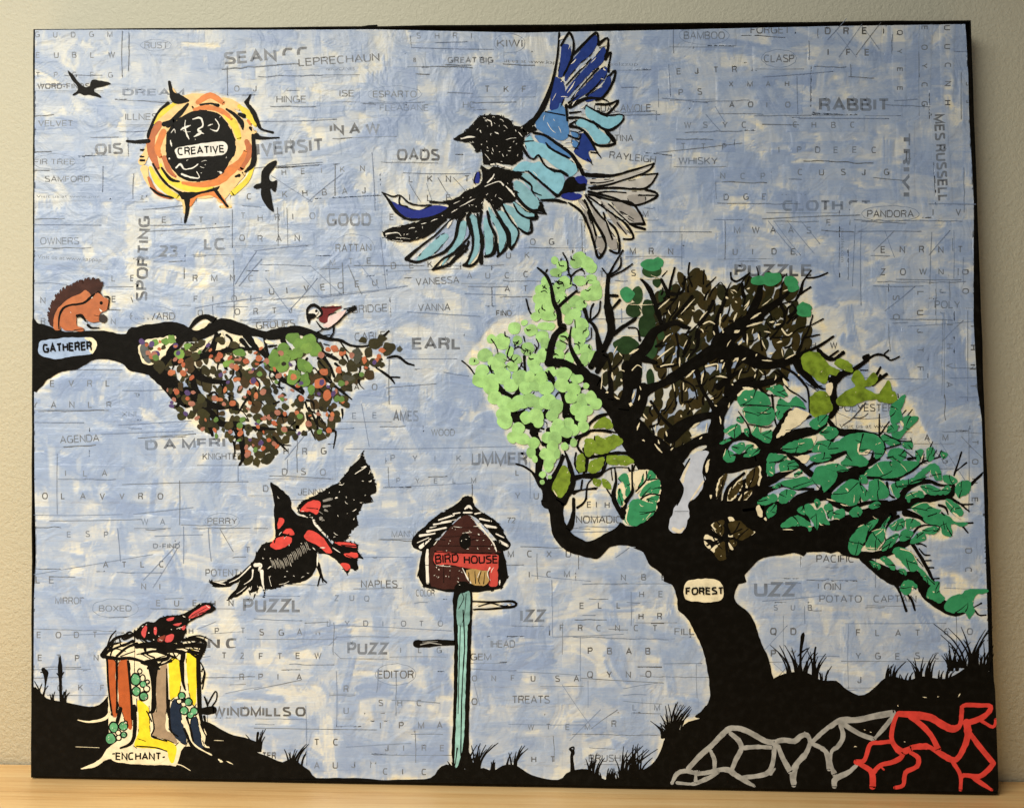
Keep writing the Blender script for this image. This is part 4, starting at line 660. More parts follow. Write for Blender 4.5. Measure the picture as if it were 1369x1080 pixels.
P(M, 'leaf', SEA, 'u', '160 300 210 250 300 250 380 290 410 360 300 370 180 370', '200 420 240 390 420 390 440 480 380 530 300 520 240 500', '50 570 150 520 180 580 130 630 80 600', '10 670 60 640 100 650 40 680', '150 470 190 460 200 510 150 500', '210 560 250 560 250 620 215 600', '270 590 310 530 340 590 420 570 420 640 390 670 300 620', '40 770 80 730 130 770 120 820 60 820', '110 700 200 670 210 720 170 760 130 740', '200 780 260 730 330 720 310 760 250 785', '225 690 280 690 260 730 220 740', '390 240 490 210 530 250 550 300 460 290 430 260',
  '470 370 500 320 560 350 620 300 680 370 690 400 620 380 560 400 520 430 470 400', '460 430 490 420 520 450 480 490', '740 500 800 460 870 450 860 510 790 560 740 540', '820 590 880 540 960 580 920 630 870 640', '510 720 600 660 740 640 740 720 620 750', '760 740 780 680 850 650 900 670 980 660 1020 720 900 760 820 740', '740 790 850 750 900 790 840 820 760 820', '980 660 1050 610 1160 600 1260 620 1320 690 1310 760 1250 800 1230 730 1130 760 1200 800 1180 850 1090 850 1010 850 990 820 1040 760 1010 700', '400 780 430 760 540 780 520 810 460 830 440 930 390 900', '500 830 590 810 640 860 560 890 500 900', '610 920 660 890 670 910 620 945', '510 990 600 960 700 940 740 960 790 870 900 870 940 920 910 1000 840 1060 820 1010 750 1000 680 1030 600 1030', '430 1030 490 990 490 1030', '850 860 960 840 1040 890 950 900', own=True)
P(M, 'leaf', SEA, 'C', '320 300 440 240 470 290 370 330', '490 240 550 205 620 230 540 310 490 300', '390 370 460 320 460 390 400 430', '510 490 600 420 690 440 740 500 720 540 700 500 600 500 540 510', '630 370 680 340 690 410', '700 330 740 330 780 370 830 350 860 430 890 480 810 480 790 520 740 440 700 390', '770 300 790 280 820 310 790 350', '850 340 900 320 920 370 900 440 870 400', '920 390 1000 360 1010 420 940 440', '920 240 1000 170 1060 130 1120 150 1130 270 1080 330 1000 310 930 290', '1140 180 1190 210 1210 270 1150 290', '1210 150 1280 130 1340 170 1360 250 1280 280 1215 270', '1050 390 1110 340 1150 370 1130 420 1080 420', '1050 620 1100 540 1160 490 1190 540 1170 620 1140 700 1100 725 1050 690', '1190 480 1280 440 1250 500 1200 540', '1180 660 1240 550 1330 510 1330 580 1300 640 1260 680', '1200 780 1290 810 1280 845', own=True)
P(M, 'leaf', SEA, 'w', '410 430 480 350 460 400 430 440', '470 440 560 380 590 400 580 450 520 470', '600 390 660 380 720 420 660 450 610 460', '410 620 470 530 540 500 520 560 450 630', '550 530 580 470 650 480 640 530 570 560', '640 570 690 500 740 490 760 540 700 570', '500 650 550 610 640 650 690 740 680 790 630 790 560 710', '400 700 440 680 510 750 500 790 440 740', '540 790 590 780 610 820 590 830', '310 720 370 730 400 760 370 785', '560 930 620 870 690 910 680 940 650 930 640 970 600 990', '770 1000 820 900 870 890 870 960 910 1010 880 1050 830 1030', '690 770 740 790 830 900 780 900', '650 290 740 250 810 290 880 310 780 370 700 330',
  '750 380 850 340 950 360 980 400 1090 410 1040 440 960 420 970 510 900 500 880 440 800 420', '920 230 980 240 1040 290 1060 340 1020 355 960 320', '740 470 820 440 870 460 830 500 770 500', '600 200 640 170 730 160 740 210 660 210 630 250', '720 120 800 110 880 150 890 180 800 185', '890 150 940 110 960 150 920 190', '900 40 950 30 1010 70 980 100 920 90', '1000 130 1050 80 1120 90 1100 170 1060 190 1030 210 1000 170', '480 130 520 90 620 70 620 110 560 150 550 200 520 200', '620 70 740 30 750 60 650 100', '300 280 370 240 400 270 350 300', own=True)
P(M, 'leaf', SEA, 'G', '920 190 960 110 1050 85 1100 50 1240 50 1240 75 1150 100 1140 170 1150 210 1110 275 1080 220 1000 230 960 220', own=True)
P(M, 'leaf', SEA, 'v', '480 440 530 400 590 350 580 430 560 470 570 540 500 580 480 520', '580 530 640 520 700 530 680 570 620 620 560 690 510 690 500 650 580 620', '450 640 480 590 540 590 520 640 470 650', '400 680 460 670 560 730 480 750 430 720', '460 820 500 780 590 790 600 850 540 880 480 860', '580 730 650 720 650 780 590 770', '280 980 350 910 430 880 480 880 660 880 690 900 600 970 500 1010 400 1000', '640 1050 720 960 830 900 880 980 880 1030 830 1020 790 960 720 1020', '680 800 740 790 720 860 690 880', '770 790 820 770 830 850 780 880', '880 800 940 820 900 860', '230 1000 280 990 290 1050 240 1050', own=True)
L(M, 'twig', BLACK, 'u', '200 370 10 320 372 10 430 382 10', '160 420 8 230 520 12 260 600 12', '230 520 8 380 545 10 430 530 8', '340 545 5 340 600 4', '310 430 6 390 440 8 420 430 6', '640 685 5 670 690 5', '1110 730 6 1200 725 8', '1020 780 6 1070 815 6', '880 720 6 960 715 8', '560 840 8 620 820 6', '490 300 6 500 330 5', '410 830 8 480 820 6', '540 570 5 640 560 4')
L(M, 'twig', BLACK, 'v', '120 810 8 165 870 6', '430 660 12 540 710 10 640 720 8', '430 780 12 560 740 10', '620 860 24 680 850 16', '600 800 8 680 860 10', '200 710 5 250 730 5', '100 910 5 220 920 5', '500 850 8 560 890 6', '820 840 8 850 790 6', '860 850 8 890 790 6', '640 690 6 650 730 6', '450 850 14 500 840 8')
L(M, 'twig', BLACK, 'w', '780 360 10 850 335 8', '890 330 16 910 350 12', '560 410 6 600 395 6', '440 550 8 500 520 8 545 505 6', '380 540 8 410 580 6', '620 60 6 625 120 6', '900 400 6 915 460 6', '820 470 6 860 480 6', '640 640 8 740 760 6', '235 575 10 260 590 10', '520 120 6 600 130 6')
L(M, 'leaf_edge', CREAM, 'C', '1020 195 14 1040 220 14', '1085 310 8 1090 250 4', '1120 505 8 1165 485 8', '1260 570 6 1320 520 6', '1170 665 6 1250 680 6', '520 525 10 600 528 8', '870 280 14 940 300 8', '980 320 10 1040 335 8', '810 470 10 840 490 6', '720 500 8 755 500 6', '1290 130 6 1340 170 6', '930 440 8 970 445 5')
L(M, 'leaf_edge', CREAM, 'w', '560 620 10 650 650 5 690 720 5', '600 400 5 605 460 4', '490 440 6 530 400 4', '330 480 6 410 460 6', '280 610 6 370 615 5', '430 460 8 440 500 5', '650 290 6 740 250 5 830 260 5', '660 920 16 655 950 8', '920 230 5 980 290 4', '480 120 8 500 180 6', '610 195 6 700 160 5', '760 120 4 770 130 4', '820 960 12 832 965 10', '700 690 8 680 700 6', '980 330 24 1040 380 12', '340 360 5 370 380 4')
L(M, 'leaf_edge', CREAM, 'u', '160 290 20 200 250 10 240 240 14', '200 230 30 280 240 24', '210 320 14 230 330 10', '260 300 14 275 310 10', '1130 680 12 1120 740 14 1180 760 10 1210 730 14', '150 540 6 60 600 8', '300 540 6 270 590 5', '200 410 10 210 460 8', '690 670 8 650 680 6', '810 690 6 800 730 6', '410 900 8 440 920 8', '60 720 6 40 780 6', '720 940 8 730 960 5', '640 880 8 660 900 8', '340 430 6 390 430 5', '870 550 5 820 590 5', '500 905 6 600 890 4')
L(M, 'leaf_edge', CREAM, 'v', '220 740 8 230 820 10 300 790 14', '370 900 6 420 980 4', '560 900 5 610 960 4', '840 960 6 860 1010 5', '730 860 14 740 830 8', '560 560 30 580 600 12', '400 730 5 380 740 5', '440 800 12 450 820 6', '290 970 6 270 990 6', '800 950 4 790 1010 4')
L(M, 'leaf_edge', CREAM, 'A', '960 470 10 940 560 10 960 600 8', '1050 440 6 1080 460 6', '1150 500 5 1100 560 5', '1000 280 6 1010 330 10', '360 330 12 390 380 10')
L(M, 'leaf_edge', CREAM, 'r', '600 500 10 690 420 14', '770 440 12 760 490 8', '680 510 10 700 550 6', '780 540 8 890 420 10', '870 510 14 890 520 8', '930 590 10 990 520 14', '760 580 14 800 600 14', '1090 600 20 1095 540 10', '1100 640 8 1120 690 10', '960 620 8 1010 600 14 1050 620 8', '1040 680 14 1050 710 10', '940 660 14 960 690 8', '590 900 10 720 800 12', '640 760 16 700 700 8', '720 870 10 735 850 10', '620 960 10 650 950 10 720 940 10', '770 890 14 770 960 12', '820 920 8 850 860 5', '1200 590 8 1230 530 14', '1210 690 14 1230 670 18', '1240 790 8 1270 760 10', '1310 700 14 1310 790 8', '1200 920 20 1240 890 14', '980 960 16 1070 940 10 1070 990 8', '1130 930 16 1110 980 10', '1180 360 6 1200 380 6', '1140 405 14 1160 415 12', '1215 440 16 1230 450 8', '1290 480 12 1330 430 10', '270 800 8 240 860 8', '290 850 8 310 880 10', '230 1010 20 240 1070 10', '300 990 10 330 1000 6', '390 990 8 430 950 8 470 970 6', '270 720 6 440 718 4', '370 860 24 440 820 16', '340 460 5 560 464 5', '470 540 6 450 500 4', '540 230 4 600 250 6', '450 255 4 620 255 4', '860 1020 10 890 990 16', '960 1010 14 950 1060 10', '1090 1030 10 1150 1050 10', '830 750 10 800 810 6', '880 760 8 890 780 8')
L(M, 'leaf_edge', CREAM, 't', '60 350 14 80 355 14', '100 290 6 150 310 10', '230 280 14 250 270 12', '205 450 10 250 380 12', '20 480 10 10 580 14', '40 630 10 45 620 10', '125 540 8 150 480 14', '130 630 20 170 610 20', '160 720 8 190 690 12', '70 740 8 100 690 6', '260 520 14 340 470 20', '230 580 20 360 545 14', '280 600 10 270 640 8', '320 640 16 330 690 14', '350 690 10 380 760 10', '370 620 14 420 630 10', '510 600 14 550 650 12 590 630 8', '470 710 14 510 700 16', '510 760 12 520 820 8', '410 800 14 440 790 16', '540 840 14 620 800 10', '350 850 10 430 855 12', '310 800 10 300 820 8', '150 860 20 160 830 14', '190 850 14 220 830 8', '190 920 8 160 1000 6', '270 910 10 300 940 8', '290 990 12 300 960 8', '460 970 8 450 1010 10', '640 960 10 655 975 8', '20 860 16 40 850 12', '410 545 16 450 540 12', '450 570 16 500 560 12', '520 300 10 570 280 8', '350 415 8 420 360 6', '560 395 10 570 410 8', '360 960 8 330 930 6', '520 1000 30 560 1060 20')
L(M, 'leaf_edge', CREAM, 's', '430 510 10 450 450 16', '480 380 14 510 420 10', '520 290 10 550 310 8', '470 590 12 490 600 12', '600 590 14 610 620 10', '570 620 12 630 690 14', '660 520 12 670 560 12', '700 670 14 720 650 8', '560 260 14 570 270 10', '720 140 14 730 200 10', '800 130 14 800 190 8', '790 320 20 800 300 10', '780 390 12 790 400 10', '850 330 14 850 345 10', '810 200 8 830 170 8', '1060 80 10 1150 90 10', '1020 260 20 1040 250 14', '1050 310 10 1070 315 10', '1160 330 14 1170 290 10', '1100 460 14 1090 400 8', '870 490 20 930 450 20', '860 570 14 910 550 18', '930 580 14 950 560 8', '990 450 10 980 530 8', '580 470 8 575 520 6', '150 60 8 140 180 10', '180 210 20 200 205 10', '230 60 20 235 90 14', '300 100 16 310 120 10', '250 240 14 290 260 10', '370 300 40 390 305 30', '390 260 14 410 200 16', '440 270 14 450 230 10', '450 160 12 460 190 8', '590 110 20 600 120 10', '820 90 14 880 40 16', '950 60 14 945 140 10', '1190 140 14 1200 150 10')
P(M, 'word_banner', CREAM, 'D', '335 230 350 190 400 175 480 172 530 190 548 235 540 280 480 298 400 295 345 280')
SHAPES = [q for q in SHAPES if q['pts'][0][1] > 0]
# ------------------------------------------------------------------ printed puzzle scraps: words, letter grids, pencil marks
TEXTS = []


def T(tile, s, x, y, h, w=None, step=None, b=0, rot=0, fade=0.0, j=0, pad=None, loop=None, rise=0):
    ox, oy, k = TILE[tile]
    TEXTS.append(dict(s=s, x=x / k + ox, y=y / k + oy, h=h / k, w=w / k if w else None, step=step / k if step else None, b=b, rot=rot, fade=fade, join=j, pad=pad, loop=loop))


T('00', 'GUDGM', 185, 197, 30, step=94.5); T('00', 'EUBLW', 190, 305, 32, step=94.5, j=1); T('00', 'TPGFG', 190, 408, 30, step=94.5, j=1)
T('00', 'WORD-FINDS', 195, 467, 30, 275, b=1); T('00', 'VELVET', 200, 662, 32, 180); T('00', 'FIR TREE', 178, 862, 30, 212, loop=(110, 40)); T('00', 'SAMFORD', 235, 953, 32, 235)
T('00', '.OiS', 480, 812, 58, 165, b=1, rot=2); T('00', 'RUST', 755, 255, 35, 122, loop=(80, 30)); T('00', 'DREAM', 640, 502, 36, 325, b=1, fade=.25); T('00', 'ILLNESS', 655, 630, 36, 205)
T('00', 'OJ', 1228, 482, 32, step=98); T('X', 'SEAN CC', 300, 87, 16.5, 112, b=1, rot=4, fade=.05); T('00', 'Visit us at www.puz', 190, 1035, 14, 330, b=1, fade=.2); T('00', 'g', 735, 1040, 26, step=90); T('00', '?C', 1195, 1045, 34, step=98)
T('01', 'MOONB', 375, 370, 22, 150, fade=.2); T('01', 'LEPRECHAUN', 232, 350, 42, 425, rot=4); T('01', 'SHRIN', 850, 205, 32, step=95); T('01', 'KIWI', 1268, 248, 40, 135, loop=(80, 50)); T('01', 'Visit us at www.kapp', 1268, 326, 18, 330, b=1, rot=-2); T('01', '8', 832, 327, 24, step=30, b=1)
T('01', 'HINGE', 115, 540, 38, 155); T('01', 'ISE', 445, 507, 35, 76); T('01', 'ESPARTO', 620, 512, 36, 230, loop=(140, 42)); T('01', 'FLEABANE', 655, 582, 34, 255, fade=.15); T('01', 'IN A W', 395, 708, 55, 265, b=1, rot=2, fade=.1); T('01', 'IVERSIT', 15, 818, 70, 345, b=1, rot=4, fade=.05)
T('01', 'OADS', 745, 842, 62, 226, b=1); T('01', 'HC', 1090, 567, 36, 62); T('01', 'TKF', 1208, 486, 36, step=97); T('01', 'HEIKN', 145, 920, 32, step=103, rot=3); T('01', 'KHBAJ', 150, 1036, 36, step=104, rot=4, j=1); T('01', 'LKNT', 810, 955, 36, step=97); T('01', 'ILE', 810, 1052, 36, step=97, j=1)
T('02', 'selzzup', 532, 345, 17, 145, b=1, fade=.1); T('02', 'GUACAMOLE', 445, 587, 40, 298); T('02', 'TINA', 555, 742, 36, 98); T('02', 'RAYLEIGH', 525, 830, 38, 245, rot=-6); T('02', 'BAMBOO', 915, 207, 40, 216, loop=(130, 48)); T('02', 'EJTRA', 878, 392, 34, step=98, rot=2); T('02', 'PSR', 888, 502, 34, step=102, j=1)
T('02', 'XMAH', 1153, 456, 30, step=97, b=1); T('02', 'AOIO', 1155, 566, 32, step=97, b=1, j=1); T('02', 'WSYC', 918, 672, 34, step=101, fade=.15); T('02', 'TTP', 905, 785, 34, step=105, fade=.2); T('02', 'WHISKY', 888, 862, 38, 205, fade=.15); T('02', 'NCP', 1108, 938, 34, step=106, fade=.1); T('02', 'DGEUN', 1128, 1048, 34, step=100, fade=.1)
T('03', 'FORGET', -62, 178, 42, 205); T('03', 'DRE', 330, 182, 38, step=98, b=1); T('03', 'IFE', 345, 292, 36, step=97, b=1, j=1); T('03', 'CLASP', 8, 328, 40, 160, loop=(90, 46)); T('03', 'RABBIT', 296, 582, 66, 362, b=1); T('03', 'CHBC', 160, 670, 32, step=101); T('03', 'IPDEEC', 85, 802, 34, step=97, fade=.05); T('03', 'CUSJG', 188, 918, 34, step=112)
T('03', 'QYEE', 704, 162, 30, step=98, rot=-90); T('03', 'EOYCG', 832, 140, 32, step=98, rot=-90); T('03', 'UUCNH', 952, 136, 34, step=98, rot=-90, fade=.05); T('03', 'SJ', 1066, 430, 28, step=98, rot=-90)
T('03', 'MES RUSSELL', 896, 600, 54, 452, b=1, rot=-87); T('03', 'TRIVI', 735, 700, 38, 330, b=1, rot=-90, fade=.15)
T('13', 'CLOTH ST', 105, 48, 56, 458, b=1, fade=.12); T('13', 'PANDORA', 548, 82, 38, 244, loop=(150, 42)); T('13', 'EH', 338, 126, 34, step=100); T('13', 'puzzles.com', 412, 140, 18, 175, b=1, rot=-90, fade=.1); T('13', 'ENRNT', 620, 267, 36, step=101); T('13', 'ZOWNE', 620, 384, 36, step=101, j=1)
T('13', 'SO', 682, 488, 36, step=100, rot=-90); T('13', 'LUJTF', 808, 470, 36, step=98, rot=-90, fade=.1); T('13', 'JO', 928, 460, 36, step=98, rot=-90, fade=.15); T('13', 'POLYNES', 900, 557, 40, 236); T('13', 'IHVA', 962, 642, 36, step=101, rot=-90, fade=.1); T('13', 'IHNT', 1086, 650, 36, step=101, rot=-90); T('13', 'HW', 258, 768, 34, step=98); T('13', 'IV', 892, 72, 36, step=120, fade=.1); T('13', 'OD', 1045, 455, 34, step=-98, rot=-90)
T('10', 'OWNERS', 210, 224, 38, 205, fade=.12); T('10', 'Visit us at www.kappap', 196, 296, 20, 335, b=1, rot=-3); T('10', 'MEIT', 752, 112, 34, step=97); T('10', '23', 826, 288, 60, 104, b=1, fade=.1); T('10', 'LO', 1066, 252, 62, 120, b=1, fade=.05)
T('10', 'TM', 1264, 88, 34, step=96); T('10', 'OR', 1254, 207, 34, step=98, j=1); T('10', 'RMNC', 1010, 417, 36, step=97); T('10', 'LE', 585, 417, 34, step=98); T('10', 'N', 214, 532, 36, step=90); T('10', 'EV', 588, 528, 34, step=98); T('10', 'REEN', 216, 642, 34, step=122); T('10', 'HARVARD', 682, 617, 38, 234, loop=(120, 52)); T('10', 'FIOF', 1015, 525, 34, step=98); T('10', 'O', 1035, 597, 32, step=90); T('10', 'ER', 1224, 596, 32, step=95)
T('10', 'EVRL', 265, 966, 36, step=97); T('10', 'YANLR', 172, 1078, 36, step=97, j=1); T('10', 'P', 700, 1000, 30, step=60, rot=-90)
T('11', 'HRIOKAN', 20, 102, 36, step=91, rot=2); T('11', 'GOOD', 378, 127, 66, 234, b=1); T('11', 'RAN', 20, 212, 36, step=97, rot=1); T('11', 'RATTAN', 425, 264, 42, 188, rot=1, loop=(110, 72)); T('11', 'MTE', 395, 332, 34, step=99, rot=2); T('11', 'UIVEOEU', 82, 488, 36, step=90, rot=5); T('11', 'BRIDGE', 512, 584, 42, 184, rot=3)
T('11', 'CABLE', 525, 728, 42, 162, rot=4); T('11', 'EARL', 824, 772, 62, 252, b=1, fade=.05); T('11', 'VANESSA', 845, 438, 38, 228, rot=3); T('11', 'VANNA', 856, 573, 40, 170, rot=1); T('11', 'ES', 710, 97, 34, step=60); T('11', 'DEKS', 718, 352, 36, step=96, rot=2); T('11', 'AUC', 1114, 402, 34, step=98, fade=.05); T('11', 'TAUK', 1010, 294, 34, step=105); T('11', 'FIND', 1264, 598, 32, 82, b=1); T('11', 'A', 1312, 472, 32, step=60); T('11', 'ORTI', -100, 592, 34, step=98, rot=2); T('11', 'GROUPS', 10, 668, 40, 206, rot=4); T('11', 'AO', 524, 985, 34, step=92)
T('12', 'OGI', 114, 227, 34, step=98); T('12', 'UK', -12, 296, 34, step=98); T('12', 'EM', 605, 80, 34, step=98); T('12', 'MRN', 635, 277, 36, step=100); T('12', 'YS', 545, 390, 34, step=96); T('12', 'ITE', 220, 388, 34, step=112); T('12', 'CT', 78, 395, 34, step=400); T('12', 'ATD', -20, 470, 34, step=98); T('12', 'ENJOY', 872, 452, 34, 120); T('12', 'MWAAS', 1180, 166, 36, step=95); T('12', 'UIDE', 1172, 278, 34, step=102); T('12', 'PUZZLE', 1180, 390, 64, 402, b=1, fade=.02)
T('20', 'AGENDA', 315, 207, 40, 206, rot=3); T('20', 'D A MERI', 760, 242, 52, 420, b=1, rot=2, fade=.05); T('20', 'KNIGHTED', 1060, 292, 36, 210); T('20', 'ILA', 342, 377, 34, step=97); T('20', 'OLAVVRO', 222, 498, 34, step=101); T('20', 'WA', 742, 632, 34, step=98); T('20', 'ESP', 352, 697, 32, step=98, fade=.1); T('20', 'D-FIND', 800, 754, 26, 142, b=1); T('20', 'ATLC', 542, 857, 34, step=98, rot=1); T('20', 'LE', 190, 938, 40, step=70, fade=.05); T('20', 'NI', 740, 970, 34, step=96); T('20', 'PERRY', 1085, 627, 32, 156, loop=(90, 40)); T('20', 'POTENT', 1075, 900, 38, 172); T('20', 'T', 1286, 778, 34, step=60); T('20', 'MIRROR', 290, 1045, 36, 152); T('20', 'XNI', 636, 68, 30, 78, fade=.15); T('20', 'EUEHN', 820, 1056, 34, step=95, fade=.05); T('30', 'BOXED', 518, 27, 32, 172, loop=(120, 50), fade=.05)
T('21', 'HRG', 156, 264, 36, step=97); T('21', 'DSO', 147, 372, 36, step=99, j=1); T('21', 'JENNY', 228, 477, 36, 152); T('21', 'D', 50, 460, 36, step=60); T('21', 'JAMES', 700, 92, 58, 160, b=1, fade=.2); T('21', 'EE', 515, 78, 34, step=108, fade=.2); T('21', 'WOOD', 925, 167, 36, 124, fade=.1); T('21', 'UMMER', 1130, 320, 68, 300, b=1, fade=.12); T('21', 'MANNY', 718, 697, 36, 146, fade=.15); T('21', 'NAPLES', 558, 960, 40, 192); T('21', 'COLOR', 845, 1004, 36, 98); T('X', 'PUZZL', 325, 818, 18, 76, b=1, fade=.05); T('21', 'PYIK', 715, 300, 34, step=115, fade=.2); T('21', 'PYELM', 745, 415, 30, step=98, fade=.18); T('21', 'ZUQ', 420, 1030, 32, step=78, fade=.15)
T('22', 'L', 38, 377, 32, step=60); T('22', 'YU', 36, 497, 36, step=97); T('22', '72', -6, 622, 30, 42); T('22', 'MCXD', -2, 801, 36, step=101); T('22', 'ICM', 108, 905, 34, step=92); T('22', 'EIH', 412, 543, 34, step=46); T('22', 'NOMADIC', 352, 623, 40, 236, j=1); T('22', 'NBE', 590, 922, 34, step=106, fade=.1); T('22', 'HEC', 684, 1010, 34, step=102); T('22', 'UZZ', 1282, 1005, 76, 230, b=1, fade=.12)
T('23', 'PACIFIC', 282, 828, 40, 196); T('23', 'LOIN', 290, 976, 42, 122); T('23', 'POTATO', 298, 1036, 38, 222); T('23', 'CAPTAIN', 580, 1036, 38, 226); T('23', 'POLYESTER', 396, 40, 40, 292, loop=(160, 62)); T('23', 'Visit us at www.ka', 402, 126, 22, 320, b=1, j=1); T('23', 'AM', 848, 192, 34, step=97); T('23', 'EG', 845, 312, 34, step=98); T('23', 'TONE', 1094, 188, 34, step=101, rot=-90); T('23', 'DC', 1060, 755, 36, step=100, rot=-90)
T('30', 'EODT', 196, 166, 34, step=97); T('30', 'ETPN', 200, 287, 34, step=98, j=1); T('30', 'OKF', 302, 443, 34, step=112, fade=.1); T('30', 'EN C', 1020, 224, 58, 218, b=1, fade=.08); T('30', 'TZN', 1162, 275, 34, step=98); T('30', 'RF', 1254, 385, 34, step=98); T('X', 'WINDMILLS O', 285, 957, 12.6, 124, b=1); T('30', 'HPT', 990, 145, 32, step=136)
T('31', 'SGAR', 28, 152, 34, step=99); T('31', 'FTEW', 26, 277, 34, step=97); T('31', 'PIA', 24, 387, 34, step=100, fade=.05); T('31', 'PUZZ', 486, 252, 64, 222, b=1); T('31', 'EDITOR', 644, 377, 42, 190, loop=(105, 56)); T('31', 'ILG', 764, 245, 32, step=95, fade=.1); T('31', 'R', 470, 447, 36, step=60); T('31', 'UVE', 468, 562, 36, step=98, fade=.05); T('31', 'SHC', 652, 522, 34, step=99, fade=.05); T('31', 'IPMA', 660, 640, 36, step=99); T('31', 'TC', 316, 727, 36, step=100); T('31', 'JIRE', 684, 757, 34, step=97, fade=.1); T('31', 'AUJM', 315, 847, 36, step=98, j=0); T('31', 'CIC', 676, 880, 34, step=100); T('31', 'LYDIOTON', 380, 107, 32, step=97, fade=.15); T('31', 'IHEAD', 1236, 217, 40, 128, fade=.05); T('31', 'GEM', 1130, 282, 36, 110); T('31', 'ONFU', 1140, 392, 32, step=102); T('31', 'O', 1138, 517, 36, step=60); T('31', 'TER', 45, 797, 36, 70, b=1)
T('32', 'IZZ', 60, 82, 66, 140, b=1, fade=.15); T('32', 'TREATS', 20, 508, 42, 196); T('32', 'FRCNCT', 268, 130, 34, step=97); T('32', 'HR', 682, 71, 34, step=99); T('32', 'PBAB', 415, 252, 36, step=101); T('32', 'QYNO', 413, 374, 36, step=101); T('32', 'FILL', 866, 150, 36, 104); T('32', 'BRUSH', 418, 812, 38, 168, fade=.05); T('32', 'OHT', 20, 815, 34, step=101, b=1); T('32', 'SA', 246, 395, 34, step=98); T('32', 'R', 540, 630, 36, step=60); T('32', 'LMU', 650, 545, 34, step=115, fade=.03); T('32', 'ELL', 372, 14, 34, step=98); T('32', 'WTEM', 100, 645, 32, step=100, fade=.15)
T('33', 'QD', 45, 151, 38, step=104, b=1); T('33', 'PY', 46, 266, 38, step=104, b=1, j=1); T('33', 'FLATF', 490, 156, 36, step=103); T('33', 'YGESC', 490, 277, 36, step=103, j=1); T('33', 'J', 500, 402, 36, step=60); T('33', 'O6', 1072, 150, 36, step=-120, fade=.1); T('33', 'SUB', 60, 22, 30, step=90, fade=.1)

